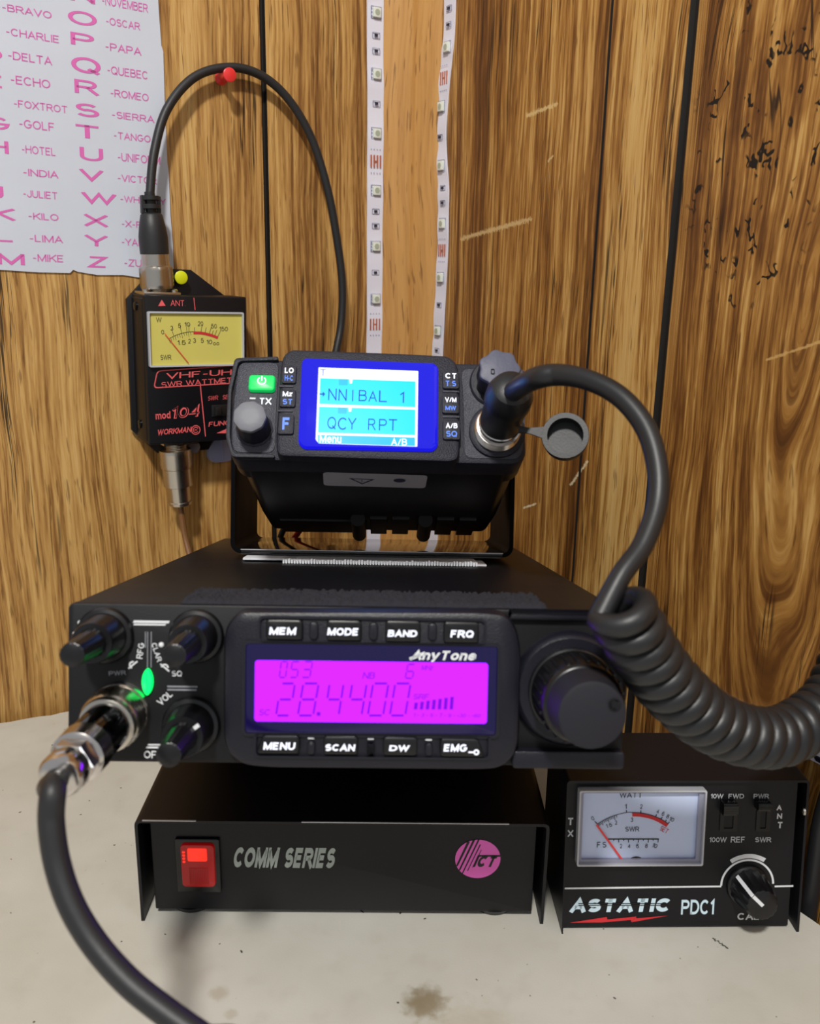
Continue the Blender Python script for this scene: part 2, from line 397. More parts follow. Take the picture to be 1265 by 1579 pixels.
_gc = {}
def _e(cx, cy, rx, ry, a0, a1, n=9): return [(cx+rx*cos(radians(a0+(a1-a0)*k/n)), cy+ry*sin(radians(a0+(a1-a0)*k/n))) for k in range(n+1)]
def _font():
    E = _e; O = lambda w, h=1: E(w/2, h/2, w/2, h/2, 90, 450, 22)
    G = {
     'A': (.74, [[(0, 0), (.37, 1), (.74, 0)], [(.13, .32), (.61, .32)]]),
     'B': (.66, [[(0, .54), (.4, .54)]+E(.4, .77, .2, .23, -90, 90)+[(0, 1), (0, 0), (.42, 0)]+E(.42, .27, .24, .27, -90, 90)+[(.3, .54)]]),
     'C': (.74, [E(.38, .5, .38, .5, 42, 318, 18)]),
     'D': (.72, [[(0, 0), (0, 1), (.3, 1)]+E(.3, .5, .42, .5, 90, -90, 14)+[(0, 0), (0, .1)]]),
     'E': (.6, [[(.6, 1), (0, 1), (0, 0), (.6, 0)], [(0, .52), (.54, .52)]]),
     'F': (.58, [[(.58, 1), (0, 1), (0, 0)], [(0, .5), (.5, .5)]]),
     'G': (.78, [E(.39, .5, .39, .5, 45, 330, 18)+[(.77, .45), (.42, .45)]]),
     'H': (.7, [[(0, 0), (0, 1)], [(.7, 0), (.7, 1)], [(0, .53), (.7, .53)]]),
     'I': (.0, [[(0, 0), (0, 1)]]),
     'J': (.5, [[(.5, 1), (.5, .28)]+E(.25, .28, .25, .28, 0, -180, 9)+[(0, .34)]]),
     'K': (.68, [[(0, 0), (0, 1)], [(.66, 1), (0, .36)], [(.24, .58), (.68, 0)]]),
     'L': (.54, [[(0, 1), (0, 0), (.54, 0)]]),
     'M': (.84, [[(0, 0), (0, 1)], [(.84, 0), (.84, 1)], [(0, 1), (.42, .04), (.84, 1)]]),
     'N': (.7, [[(0, 0), (0, 1)], [(0, 1), (.7, 0)], [(.7, 0), (.7, 1)]]),
     'O': (.8, [O(.8)]),
     'P': (.66, [[(0, 0), (0, 1), (.38, 1)]+E(.38, .73, .27, .27, 90, -90)+[(0, .46)]]),
     'Q': (.8, [O(.8), [(.48, .24), (.8, -.06)]]),
     'R': (.7, [[(0, 0), (0, 1), (.4, 1)]+E(.4, .74, .26, .26, 90, -90)+[(0, .48)], [(.38, .48), (.7, 0)]]),
     'S': (.64, [E(.32, .745, .28, .255, 30, 255, 12)+E(.33, .27, .31, .27, 88, -150, 13)]),
     'T': (.7, [[(0, 1), (.7, 1)], [(.35, 1), (.35, 0)]]),
     'U': (.68, [[(0, 1), (0, .32)]+E(.34, .32, .34, .32, 180, 360, 12)+[(.68, 1)]]),
     'V': (.74, [[(0, 1), (.37, 0), (.74, 1)]]),
     'W': (1.08, [[(0, 1), (.27, 0), (.54, 1), (.81, 0), (1.08, 1)]]),
     'X': (.7, [[(0, 0), (.7, 1)], [(0, 1), (.7, 0)]]),
     'Y': (.72, [[(0, 1), (.36, .45), (.72, 1)], [(.36, .45), (.36, 0)]]),
     'Z': (.66, [[(0, 1), (.66, 1), (0, 0), (.66, 0)]]),
     '0': (.56, [O(.56)]),
     '1': (.24, [[(0, .76), (.24, 1), (.24, 0)]]),
     '2': (.56, [E(.28, .72, .28, .28, 165, -35, 11)+[(0, 0), (.56, 0)]]),
     '3': (.56, [E(.27, .76, .24, .24, 160, -90, 11), E(.27, .27, .29, .27, 90, -160, 11)]),
     '4': (.6, [[(.44, 0), (.44, 1), (0, .3), (.6, .3)]]),
     '5': (.56, [[(.5, 1), (.1, 1), (.04, .5)]+E(.27, .33, .29, .33, 130, -155, 12)]),
     '6': (.56, [E(.28, .32, .28, .32, 180, -180, 16), [(0, .34)]+E(.3, .62, .3, .38, 190, 40, 8)]),
     '7': (.54, [[(0, 1), (.54, 1), (.2, 0)]]),
     '8': (.56, [E(.28, .77, .23, .23, 90, 450, 14), E(.28, .27, .28, .27, 90, 450, 16)]),
     '9': (.56, [E(.28, .68, .28, .32, 0, 360, 16), [(.56, .66)]+E(.26, .38, .3, .38, 10, -140, 8)]),
     '-': (.34, [[(0, .4), (.34, .4)]]), '+': (.4, [[(0, .4), (.4, .4)], [(.2, .2), (.2, .6)]]), '.': (.04, [[(0, 0), (.04, 0)]]), '/': (.4, [[(0, -.05), (.4, 1.05)]]), ' ': (.22, []),
     '&': (.8, [[(.8, 0), (.2, .62)]+E(.33, .8, .19, .2, 200, -40, 10)+[(.1, .4)]+E(.27, .24, .27, .24, 130, 270, 8)+[(.5, .1), (.74, .46)]]),
     'a': (.5, [E(.24, .36, .24, .36, 0, 360, 14), [(.5, .72), (.5, 0)]]),
     'd': (.52, [E(.25, .36, .25, .36, 0, 360, 14), [(.52, 1), (.52, 0)]]),
     'e': (.54, [[(.02, .38), (.52, .38)]+E(.27, .36, .26, .36, 0, 320, 14)]),
     'm': (.84, [[(0, 0), (0, .72)], [(0, .5)]+E(.21, .5, .21, .22, 180, 0, 8)+[(.42, 0)], [(.42, .5)]+E(.63, .5, .21, .22, 180, 0, 8)+[(.84, 0)]]),
     'n': (.46, [[(0, 0), (0, .72)], [(0, .48)]+E(.23, .48, .23, .24, 180, 0, 8)+[(.46, 0)]]),
     'o': (.54, [E(.27, .36, .27, .36, 90, 450, 16)]),
     'u': (.46, [[(0, .72), (0, .24)]+E(.23, .24, .23, .24, 180, 360, 8), [(.46, .72), (.46, 0)]]),
     'y': (.52, [[(0, .72), (.27, .02)], [(.52, .72), (.2, -.26), (.04, -.26)]]),
     'z': (.46, [[(0, .72), (.46, .72), (0, 0), (.46, 0)]]),
    }
    return G
FONT = _font()
def stroke(V, Fc, pts, t, closed):
    n = len(pts); P2 = [Vector(p) for p in pts]; base = len(V)
    for i in range(n):
        a = P2[i-1] if i > 0 else (P2[-2] if closed else None); b = P2[i+1] if i < n-1 else (P2[1] if closed else None); p = P2[i]
        d1 = (p-a).normalized() if a is not None else None; d2 = (b-p).normalized() if b is not None else None
        if d1 is None: d1 = d2; p = p-d1*t*.0
        if d2 is None: d2 = d1
        m = Vector((-d1.y-d2.y, d1.x+d2.x)); m = m.normalized() if m.length > 1e-6 else Vector((-d1.y, d1.x))
        k = max(.36, m.dot(Vector((-d1.y, d1.x)))); q = m*(t/2/k)
        V.append((p.x+q.x, p.y+q.y)); V.append((p.x-q.x, p.y-q.y))
    for i in range(n-1): Fc.append((base+2*i, base+2*i+1, base+2*i+3, base+2*i+2))
def glyphs(t, bold):
    key = (t, round(bold, 4))
    if key in _gc: return _gc[key]
    th = min(.30, .115+bold*3.4); V, Fc = [], []; x = 0.0
    for ch in t:
        w, st = FONT.get(ch, FONT['-'])
        for s_ in st:
            pts = []
            for q in s_:
                if not pts or (Vector(q)-Vector(pts[-1])).length > 1e-4: pts.append(q)
            closed = (Vector(pts[0])-Vector(pts[-1])).length < 1e-3
            # keep the outline inside the cap height, with square stroke ends
            q_ = [Vector((x+a, b*(1-th)+th/2)) for a, b in pts]
            if not closed and len(q_) > 1:
                for e_, n_ in ((0, 1), (-1, -2)):
                    d_ = (q_[e_]-q_[n_]); L_ = d_.length; d_ /= max(L_, 1e-6); ye = pts[e_][1]
                    if abs(d_.y) > .3 and (ye in (0, 1, .72)) and not (ch in 'MN' and abs(d_.x) > .1) and not (ch == 'C' or ch == 'S'):
                        q_[e_] = q_[e_]+d_*(th/2/abs(d_.y))
            pts = [tuple(v_) for v_ in q_]
            stroke(V, Fc, pts, th, closed)
        x += w+.10+th*.95
    x0 = min(a for a, b in V); x1 = max(a for a, b in V); z0 = min(b for a, b in V); z1 = max(b for a, b in V)
    V = [((a-x0)/max(1e-6, x1-x0), (b-z0)/max(1e-6, z1-z0)) for a, b in V]
    _gc[key] = (V, Fc); return _gc[key]


def build(name, bm, m, parent=None, label=None, world=None, smooth=35):
    b = bm.b
    bmesh.ops.recalc_face_normals(b, faces=b.faces) if not getattr(bm, 'keep', False) else None
    me = bpy.data.meshes.new(name); b.to_mesh(me); b.free()
    me.materials.append(MT[m] if isinstance(m, str) else m)
    for p in me.polygons: p.use_smooth = True
    me.set_sharp_from_angle(angle=radians(smooth))
    o = bpy.data.objects.new(name, me); COL.objects.link(o)
    if parent: o.parent = parent
    elif world is not None: o.matrix_world = world
    if label: o['label'] = label
    return o


def tag(o, label, cat, group=None):
    o['label'] = label; o['category'] = cat
    if group: o['group'] = group
    return o


def thing(name, label, cat, fr=None, group=None):
    o = bpy.data.objects.new(name, None); COL.objects.link(o); o.empty_display_size = .02
    if fr: o.matrix_world = fr.W if isinstance(fr, Frame) else fr
    return tag(o, label, cat, group)


def struct(name, bm, m, world=None):
    o = build(name, bm, m, None, None, world); o['kind'] = 'structure'; return o


def catmull(pts, n=10):
    """pts: list of tuples (any length); returns interpolated list"""
    P_ = [tuple(pts[0])]+[tuple(p) for p in pts]+[tuple(pts[-1])]; out = []
    for i in range(1, len(P_)-2):
        for k in range(n):
            t = k/n
            out.append(tuple(.5*((2*b)+(-a+c)*t+(2*a-5*b+4*c-d)*t*t+(-a+3*b-3*c+d)*t**3) for a, b, c, d in zip(P_[i-1], P_[i], P_[i+1], P_[i+2])))
    out.append(tuple(pts[-1])); return out


def pxpath(pts, n=10): return [P(*q) for q in catmull(pts, n)]


# ================================================================ SETTING
PSI = radians(32)
ul = Vector((cos(PSI), sin(PSI), 0)); ur = Vector((sin(PSI), -cos(PSI), 0)); UP = Vector((0, 0, 1))
CORNER = Vector((.0006, .7672, 0))
def basis(x, y, z): return Matrix((x, y, z)).transposed()
FL = Frame(CORNER, basis(ul, UP.cross(ul), UP))       # left wall: x<0 towards the left
FR = Frame(CORNER, basis(ur, UP.cross(ur), UP))       # right wall: x>0 towards the right
ZB, ZT = -.74, .95


def wall_mesh(xs, grooves, z0=ZB, z1=ZT):
    """xs: (xmin,xmax); grooves: (x, width, depth)"""
    prof = [(xs[0], 0)]
    for gx, gw, gd in sorted(grooves): prof += [(gx-gw/2, 0), (gx-gw*.3, gd), (gx+gw*.3, gd), (gx+gw/2, 0)]
    prof += [(xs[1], 0)]
    b = BM(); A = [b.v((x, y, z0)) for x, y in prof]; B = [b.v((x, y, z1)) for x, y in prof]
    for i in range(len(prof)-1): b.f((A[i], A[i+1], B[i+1], B[i]))
    e = [b.v((xs[1], .012, z0)), b.v((xs[0], .012, z0)), b.v((xs[1], .012, z1)), b.v((xs[0], .012, z1))]
    b.f((e[0], e[1], e[3], e[2])); b.f([*A[::-1], e[1], e[0]][::1]); b.f([*B, e[2], e[3]])
    b.f((A[0], B[0], e[3], e[1])); b.f((A[-1], e[0], e[2], B[-1]))
    return b


tan1 = [(.1, (80, 50, 24)), (.34, (134, 92, 46)), (.53, (180, 136, 76)), (.70, (202, 161, 98)), (1, (214, 180, 120))]
tanR = [(.05, (58, 34, 15)), (.32, (110, 69, 30)), (.51, (160, 113, 55)), (.68, (196, 154, 90)), (1, (210, 175, 114))]
def R_(u, v): return FR.p(u, v)
scr = [(R_(813, 178), R_(858, 161), .0022, (214, 186, 130)), (R_(712, 368), R_(818, 338), .0026, (206, 176, 124)), (R_(880, 748), R_(906, 712), .0016, (222, 206, 170)),
       (R_(808, 783), R_(826, 777), .0013, (226, 214, 180)), (R_(1183, 555), R_(1265, 527), .0012, (200, 160, 100)), (R_(846, 248), R_(853, 240), .0012, (206, 176, 124))]
gxr = R_(1021, 560)[0]
kx, kz = R_(1165, 230)
rx_, rz_ = R_(1250, 470)
m_wl = wood('wood_panel_left', tan1, 2.0, crackmask=.56, bands=((FL.p(480, 300)[0], .012, .16), (FL.p(550, 300)[0], .006, .2), (FL.p(120, 650)[0], .04, -.06)), gain=1.75)
m_wr = wood('wood_panel_right', tanR, 7.0, knot=(kx, kz, .042, .085, .85), rings=(rx_, rz_, .05, .40, gxr), scratches=scr, crackmask=.53,
            bands=((R_(735, 300)[0], .012, .24), (R_(925, 200)[0], .007, .26), (R_(820, 250)[0], .02, .12), (R_(985, 300)[0], .020, -.22), (R_(880, 300)[0], .008, -.1), (R_(1090, 700)[0], .02, .08)))
m_tr = wood('wood_trim', [(0, (120, 78, 36)), (.35, (166, 116, 60)), (.55, (190, 140, 78)), (1, (206, 160, 96))], 12.0, crackmask=.7, streak=.8, wavy=.02, gain=1.2)
m_gr = mat('groove_paint', (26, 20, 16), .6, var=.5, vscale=300)
wl = struct('wall_left', wall_mesh((-1.1, 0.012), [(FL.p(409, 215)[0], .0042, .003)]), m_wl, FL.W)
wr = struct('wall_right', wall_mesh((0, 1.3), [(gxr, .0062, .003), (R_(941, 60)[0], .0022, .0015)]), m_wr, FR.W)
for w in (wl, wr):                # the V grooves are painted black
    w.data.materials.append(m_gr)
    for p in w.data.polygons:
        c = p.center
        if .0002 < c.y < .0045 and abs(p.normal.z) < .5: p.material_index = 1
# corner moulding
a = FL.p(589, 300); b = FR.p(676, 300)
pl_, pr_ = FL.O+FL.M @ Vector((a[0], 0, 0)), FR.O+FR.M @ Vector((b[0], 0, 0))
mid = CORNER+(pl_-CORNER)*.42+(pr_-CORNER)*.42
dirn = (ul*-1+ur).normalized()
prof = [pl_-ul*.0, pl_*.75+mid*.25+Vector((0, -.001, 0)), mid+Vector((-.0022, 0, 0)), mid+Vector((0, -.0014, 0)), mid+Vector((.0022, 0, 0)), pr_*.75+mid*.25+Vector((0, -.001, 0)), pr_]
bm = BM(); A = [bm.v((p.x-CORNER.x, p.y-CORNER.y, ZB)) for p in prof]+[bm.v((0, .008, ZB))]; B = [bm.v((p.x-CORNER.x, p.y-CORNER.y, ZT)) for p in prof]+[bm.v((0, .008, ZT))]
n = len(A)
for i in range(n): bm.f((A[i], A[(i+1) % n], B[(i+1) % n], B[i]))
bm.f(A[::-1]); bm.f(B)
struct('trim_1', bm, m_tr, Matrix.Translation(CORNER))
bm = BM(); bm.box((-1.6, -1.6, -.76), (1.6, 1.6, ZB)); struct('floor', bm, mat('floor_vinyl', (120, 112, 100), .6, var=.2))

# ---- desk
d1 = onz(0, 1115, 0); d2 = onz(105, 1098, 0); dd = (d2-d1).normalized()
e1 = onz(1252, 1418, 0)
L1 = d1-ul*.5; L2 = d2+dd*.16
Rb = e1-ur*.14; Rf = e1+ur*.62
bm = BM(); poly = [(L1.x, L1.y), (L1.x, -.28), (Rf.x, -.28), (Rf.x, Rf.y), (Rb.x, Rb.y), (L2.x, L2.y)]
# wobbly worn rear edge on the left
ew = []
for k in range(41):
    q = L2+(d1-L2)*(k/30) if k <= 30 else d1+(L1-d1)*((k-30)/10); ew.append((q.x, q.y+random.uniform(-.0012, .0012)))
poly = [(L1.x, -.28), (Rf.x, -.28), (Rf.x, Rf.y), (Rb.x, Rb.y)]+ew
A = [bm.v((x, y, 0)) for x, y in poly]; B = [bm.v((x, y, -.02)) for x, y in poly]; n = len(poly)
bm.f(A); bm.f(B[::-1])
for i in range(n): bm.f((A[i], B[i], B[(i+1) % n], A[(i+1) % n]))
desk = thing('desk', 'pale grey painted desk with scuffs and small stains holding the radio gear', 'desk', Matrix.Identity(4))
build('desktop', bm, desk_paint(), desk)
for x, y in ((L1.x+.05, -.22), (Rf.x-.06, -.22), (L1.x+.09, L1.y-.06), (.0, .58)):
    bm = BM(); bm.box((x-.025, y-.025, ZB), (x+.025, y+.025, -.02), .003); build('leg', bm, 'steel', desk)


# ================================================================ PAPER CHART
def wbm(): return BM()
px_edge = [(238, -90), (246, 30), (249, 70), (252, 80), (254, 150), (256, 200), (258, 250), (260, 262), (263, 330), (267, 380), (268, 417), (215, 428), (190, 424), (150, 424), (120, 419), (113, 416), (108, 421), (60, 420), (0, 416)]
pts = [FL.p(u, v, -.0012) for u, v in px_edge]+[(-.42, FL.p(0, 416)[1]-.002), (-.42, pts[0][1] if False else FL.p(238, -90)[1])]
chart = thing('alphabet_chart', 'white paper sheet with pink phonetic alphabet words tacked on left wall', 'paper chart', FL)
bm = BM(); bm.prism(pts[::-1], -.0012, -.0004); build('sheet', bm, 'paper', chart)
SL = radians(-1.6)
words = [('-BRAVO', 4, 79, 17, 13), ('-CHARLIE', 10, 90, 54, 13), ('-DELTA', 13, 80, 89, 14), ('-ECHO', 17, 77, 126, 13), ('-FOXTROT', 22, 103, 164, 12), ('-GOLF', 30, 83, 193, 13), ('-HOTEL', 34, 85, 232, 12),
         ('-INDIA', 36, 90, 267, 12), ('-JULIET', 36, 88, 300, 11), ('-KILO', 44, 90, 334, 11), ('-LIMA', 46, 97, 368, 12), ('-MIKE', 51, 97, 398, 12),
         ('-NOVEMBER', 158, 228, 7, 15), ('-OSCAR', 164, 216, 36, 13), ('-PAPA', 163, 218, 75, 13), ('-QUEBEC', 166, 227, 112, 13), ('-ROMEO', 171, 229, 147, 12), ('-SIERRA', 173, 238, 180, 12), ('-TANGO', 176, 232, 211, 12),
         ('-UNIFORM', 182, 247, 245, 13), ('-VICTOR', 182, 242, 277, 12), ('-WHISKEY', 186, 256, 309, 12), ('-X-RAY', 188, 240, 346, 11), ('-YANKEE', 188, 248, 374, 12), ('-ZULU', 192, 238, 406, 11)]
for t, u0, u1, vc, h in words:
    x0, x1, z0, z1 = FL.box(u0, vc-h/2, u1, vc+h/2, -.0014); bm = BM(); bm.text(t, x0, x1, z0, z1, -.0014, .004, 0, SL); build('code_word', bm, 'chart_print', chart)
big = [('N', 108, 146, -8, 22), ('O', 105, 149, 28, 21), ('P', 109, 145, 61, 19), ('Q', 110, 155, 101, 25), ('R', 115, 153, 135, 22), ('S', 117, 153, 170, 20), ('T', 117, 152, 203, 20), ('U', 123, 159, 238, 20), ('V', 122, 160, 271, 19),
       ('W', 125, 180, 306, 20), ('X', 129, 167, 340, 19), ('Y', 130, 167, 371, 17), ('Z', 133, 168, 404, 17), ('D', -36, 3, 82, 19), ('E', -34, 2, 124, 19), ('F', -32, -2, 160, 19), ('G', -20, 15, 190, 19), ('H', -22, 13, 226, 19), ('I', -22, -14, 262, 19), ('J', -24, 5, 296, 19), ('K', -18, 24, 330, 19), ('L', -16, 19, 364, 17), ('M', -4, 38, 400, 18)]
for t, u0, u1, vc, h in big:
    x0, x1, z0, z1 = FL.box(u0, vc-h/2, u1, vc+h/2, -.0014); bm = BM(); bm.text(t, x0, x1, z0, z1, -.0014, .012, 0, SL); build('letter', bm, 'chart_print', chart)


# ================================================================ LED STRIPS
def led_strip(fr, centre_px, width, leds, res, cuts, label):
    y = -.0006
    t = thing('led_strip', label, 'light strip', fr, 'white LED strips up the corner')
    C = [fr.p(u, v, y) for u, v in catmull(centre_px, 6)]
    bm = BM(); A, B, D, E = [], [], [], []
    for i, (x, z) in enumerate(C):
        yw = y-.0004*(1+sin(i*.9))
        A.append(bm.v((x-width/2, yw, z))); B.append(bm.v((x+width/2, yw, z))); D.append(bm.v((x-width/2, 0, z))); E.append(bm.v((x+width/2, 0, z)))
    for i in range(len(C)-1):
        bm.f((A[i], B[i], B[i+1], A[i+1])); bm.f((A[i], A[i+1], D[i+1], D[i])); bm.f((B[i], E[i], E[i+1], B[i+1])); bm.f((D[i], D[i+1], E[i+1], E[i]))
    build('tape', bm, 'strip_white', t)
    def cx(z):
        for (x0, z0), (x1, z1) in zip(C, C[1:]):
            if z1 <= z <= z0: return x0+(x1-x0)*(z0-z)/(z0-z1+1e-9)
        return C[0][0] if z > C[0][1] else C[-1][0]
    yf = y-.0009
    for v, u in leds:
        z = fr.p(u, v)[1]; x = cx(z)
        bm = BM(); bm.frame(rrect(x-.0042, x+.0048, z-.0042, z+.0042, .0003, 1), rrect(x-.0039, x+.0045, z-.0039, z+.0039, .0003, 1), yf-.0001, yf+.0002)
        for q in (-.0025, 0, .0025): bm.box((x-.0039, yf-.0002, z+q-.0006), (x-.0031, yf+.0002, z+q+.0006))
        build('solder_mark', bm, 'trace', t)
        bm = BM(); bm.rr(x-.0026, x+.0036, z-.0033, z+.0033, .0004, yf-.0018, yf+.0003, .0002); l = build('led', bm, 'led_body', t)
        bm = BM(); bm.lathe([(0, .0021), (.0002, .0021)], (x+.0005, yf-.00175, z), n=20); build('emitter', bm, 'led_core', l)
    for v, u in res:
        z = fr.p(u, v)[1]; x = cx(z)
        bm = BM(); bm.frame(rrect(x-.003, x+.0035, z-.002, z+.002, .0003, 1), rrect(x-.0027, x+.0032, z-.0017, z+.0017, .0003, 1), yf-.0001, yf+.0002); build('solder_mark', bm, 'trace', t)
        bm = BM(); bm.box((x-.0012, yf-.0008, z-.0009), (x+.0014, yf+.0002, z+.0009), .0002); build('resistor', bm, 'resistor', t)
    for v, u in cuts:
        z = fr.p(u, v)[1]; x = cx(z); bm = BM()
        for k in (-.0041, -.0014, .0014, .0041): bm.box((x+k-.0006, yf-.0001, z-.0045), (x+k+.0006, yf+.0002, z+.0045))
        bm.box((x-.0014, yf-.0001, z-.0005), (x+.0014, yf+.0002, z+.0005)); build('solder_pads', bm, 'copper', t)
        bm = BM()
        for s_ in (-1, 1):
            for k in (-.004, -.0015, .0012, .0038): bm.box((x+k-.0003, yf-.0001, z+s_*.0085-.0003), (x+k+.0003, yf+.0002, z+s_*.0085+.0003))
        build('printed_marks', bm, 'trace', t)
    return t


led_strip(FL, [(579, -260), (579, -120), (579, 80), (579.5, 150), (579, 230), (578.5, 310), (578, 400), (578, 480), (577, 545), (577, 650), (577, 836)], .0138,
          [(-180, 579), (-78, 579), (20, 579), (115, 579), (206, 579), (294, 578), (380, 578), (461, 578)], [(55, 579), (79, 579), (160, 579), (326, 578), (348, 578), (420, 578)], [(249, 579), (500, 578)],
          'left white LED strip facing forward on the left wall edge')
led_strip(FR, [(702, -260), (697, -120), (693, 40), (689, 90), (684, 140), (680, 200), (681, 245), (684, 290), (683.5, 330), (683, 380), (680, 440), (677, 500), (675, 545), (671, 660), (667, 836)], .0140,
          [(-122, 697), (-24, 694), (74, 690), (165, 683), (256, 681), (345, 684), (428, 681), (510, 677)], [(14, 693), (39, 693), (212, 680), (290, 684), (313, 684), (470, 678), (540, 675)], [(121, 686), (386, 683)],
          'right white LED strip seen edge-on and slightly wavy on the right wall')
# a further length of strip low on the right wall, behind the coiled cord
a = FR.p(1100, 1062, -.001); b = FR.p(1290, 1155, -.001); c = FR.p(1290, 1192, -.001); d = FR.p(1100, 1092, -.001)
t = thing('strip_offcut', 'white printed strip low on the right wall behind the coiled cord', 'light strip', FR)
bm = BM(); bm.prism([a, d, c, b], -.0012, -.0002); build('tape', bm, 'strip_white', t)
bm = BM()
for u, v in ((1140, 1088), (1166, 1101)):
    x0, x1, z0, z1 = FR.box(u-5, v-5, u+5, v+6, -.0014); bm.frame(rrect(x0, x1, z0, z1, .0003, 1), rrect(x0+.0005, x1-.0005, z0+.0005, z1-.0005, .0003, 1), -.0014, -.0011)
x0, x1, z0, z1 = FR.box(1255, 1169, 1280, 1178, -.0014); bm.rr(x0, x1, z0, z1, .002, -.0015, -.0011)
build('printed_marks', bm, 'resistor', t)


# ================================================================ PUSH PINS
def push_pin(fr, u, v, off, m, label, rhead=.0045):
    x, z = fr.p(u, v, -off)
    t = thing('push_pin', label, 'push pin', Frame(fr.O+fr.M @ Vector((x, 0, z)), fr.M), 'push pins on the left wall')
    bm = BM(); bm.lathe([(.001, .0042), (.0022, .0044), (.003, .0038), (.0045, .0026), (off*.6, .0024), (off-.004, .0028), (off-.0016, rhead), (off-.0004, rhead), (off, rhead*.85)], n=32)
    build('grip', bm, m, t)
    bm = BM(); bm.lathe([(-.004, .0002), (.002, .0006)], n=10); build('point', bm, 'steel', t)


push_pin(FL, 355, 115, .019, 'pin_red', 'red push pin carrying the arch of thin black cable')
push_pin(FL, 280, 428, .014, 'pin_yellow', 'yellow push pin through the top of the black wattmeter plate')
push_pin(FL, 300, 690, .014, 'pin_clear', 'clear grey push pin beside the lower plug of the wattmeter', .0044)
x0, x1, z0, z1 = FL.box(322, 676, 362, 713, -.006)
bm = BM(); bm.rr(x0, x1, z0, z1, .006, -.006, -.0005, .001)
bm.box(((x0+x1)/2-.0006, -.0068, z0+.002), ((x0+x1)/2+.0006, -.006, z1-.001))
tag(build('wall_hook', bm, 'tab_plastic', None, None, FL.W), 'pale bluish plastic tab hook below wattmeter beside the small radio', 'hook')

# ================================================================ WATTMETER ON THE WALL
MR_ = Matrix.Rotation(radians(1.4), 3, 'Y')
YF = -.034
_x, _z = FL.p(228, 570, YF)
FWM = Frame(FL.O+FL.M @ Vector((_x, 0, _z)), FL.M @ MR_)
wm = thing('wattmeter', 'black wall wattmeter with yellow dial and red lettering hung on left wall', 'meter', FWM)
tl = FWM.p(214, 457, YF); tr = FWM.p(380, 456, YF); bl = FWM.p(238, 686, YF)
X0, X1, Z1, Z0 = (tl[0]+bl[0])/2, tr[0], (tl[1]+tr[1])/2, bl[1]
bm = BM(); bm.rr(X0, X1, Z0, Z1, .001, YF, -.006, .0008); build('case', bm, 'black_satin', wm)
bm = BM(); bm.rr(X0-.0006, X1+.0006, Z0+.002, Z1-.002, .001, YF+.004, -.004, .0005); build('side_cover', bm, 'black_satin', wm)
# back plate with chamfered corners
pp = [(X0-.004, Z1-.004), (X0-.004, Z0+.006), (X0+.014, Z0-.012), (X0+.052, Z0-.012), (X1+.0, Z0+.012), (X1+.0, Z1-.004), (X1-.030, Z1+.017), (X0+.016, Z1+.017)]
bm = BM(); bm.prism(pp, -.006, -.003, .0004); build('back_plate', bm, 'black_paint', wm)
for z in (Z1-.008, Z0+.012):
    bm = BM(); bm.lathe([(0, .003), (.0012, .003), (.0018, .002)], (X0-.0006, -.017, z), (-1, 0, 0), 24); build('screw', bm, 'black_gloss', wm)
# dial
x0, x1, z0, z1 = FWM.box(229, 482, 373, 563, YF)
dl = FWM.p(232, 562, YF)
bm = BM(); bm.frame(rrect(x0-.0006, x1+.0006, z0-.0006, z1+.0006, .001, 2), rrect(x0+.0005, x1-.0005, z0+.0005, z1-.0005, .0006, 2), YF-.003, YF+.0)
build('dial_frame', bm, 'case_clear', wm)
bm = BM(); bm.rr(x0+.0004, x1-.0004, z0+.0004, z1-.0004, .0006, YF-.0012, YF); dial = build('dial', bm, 'meter_yellow', wm)
yk = YF-.0014
def mtext(bm, fr, t, u, v, h, y, asp=.62, bold=0, shear=0, ang=0):
    x, z = fr.p(u, v, y); w = h*asp*len(t)
    xa, xb, za, zb = fr.box(u-w/2, v-h/2, u+w/2, v+h/2, y); bm.text(t, xa, xb, za, zb, y, bold, shear, ang)
bm = BM()
for t, u, v, h in (('W', 245, 493, 9), ('SWR', 256, 551, 9), ('0', 251, 512, 7), ('3', 265, 506, 7), ('5', 277, 502, 7), ('10', 289, 500, 7), ('20', 309, 499, 7), ('50', 330, 503, 7), ('150', 345, 507, 7), ('1.5', 280, 528, 7), ('2', 292, 526, 7), ('3', 300, 525, 7), ('5', 312, 525, 7), ('10', 323, 527, 7)):
    mtext(bm, FWM, t, u, v, h, yk, .62 if t != 'W' else .95)
xa, za = FWM.p(331, 530, yk); xb, zb = FWM.p(336, 530, yk)
bm.arcband(xa, za, .0007, .001, 0, 2*pi, yk); bm.arcband(xb, zb, .0007, .001, 0, 2*pi, yk)
arc = [FWM.p(*q, yk) for q in catmull([(261, 522), (270, 517.5), (280, 514), (290, 512), (300, 511.5), (312, 512), (325, 515), (336, 519)], 6)]
for a, b in zip(arc, arc[1:]): bm.quadline(a, b, .0003, yk)
for i in range(0, 22, 2):
    p_ = arc[i]; bm.quadline((p_[0], p_[1]), (p_[0]+.0007, p_[1]-.0022 if i % 6 else p_[1]-.0032), .00025, yk)
for i, k in ((5, .005), (12, .005), (17, .0035), (19, .005), (24, .003), (29, .005), (32, .0035), (35, .005), (37, .003), (39, .004), (42, .005)):
    p_ = arc[min(i, len(arc)-1)]; s_ = (i-20)/42*.9; bm.quadline(p_, (p_[0]+k*sin(s_), p_[1]+k*cos(s_)), .00028, yk)
build('scale', bm, 'meter_ink', dial)
bm = BM()
for a, b in zip(arc[23:], arc[24:]): bm.quadline((a[0], a[1]-.0008), (b[0], b[1]-.0008), .0017, yk-.0001)
build('red_arc', bm, 'red_print', dial)
bm = BM(); bm.quadline(FWM.p(254, 514, yk-.001), FWM.p(291, 560, yk-.001), .0006, yk-.001); build('needle', bm, 'needle', dial)
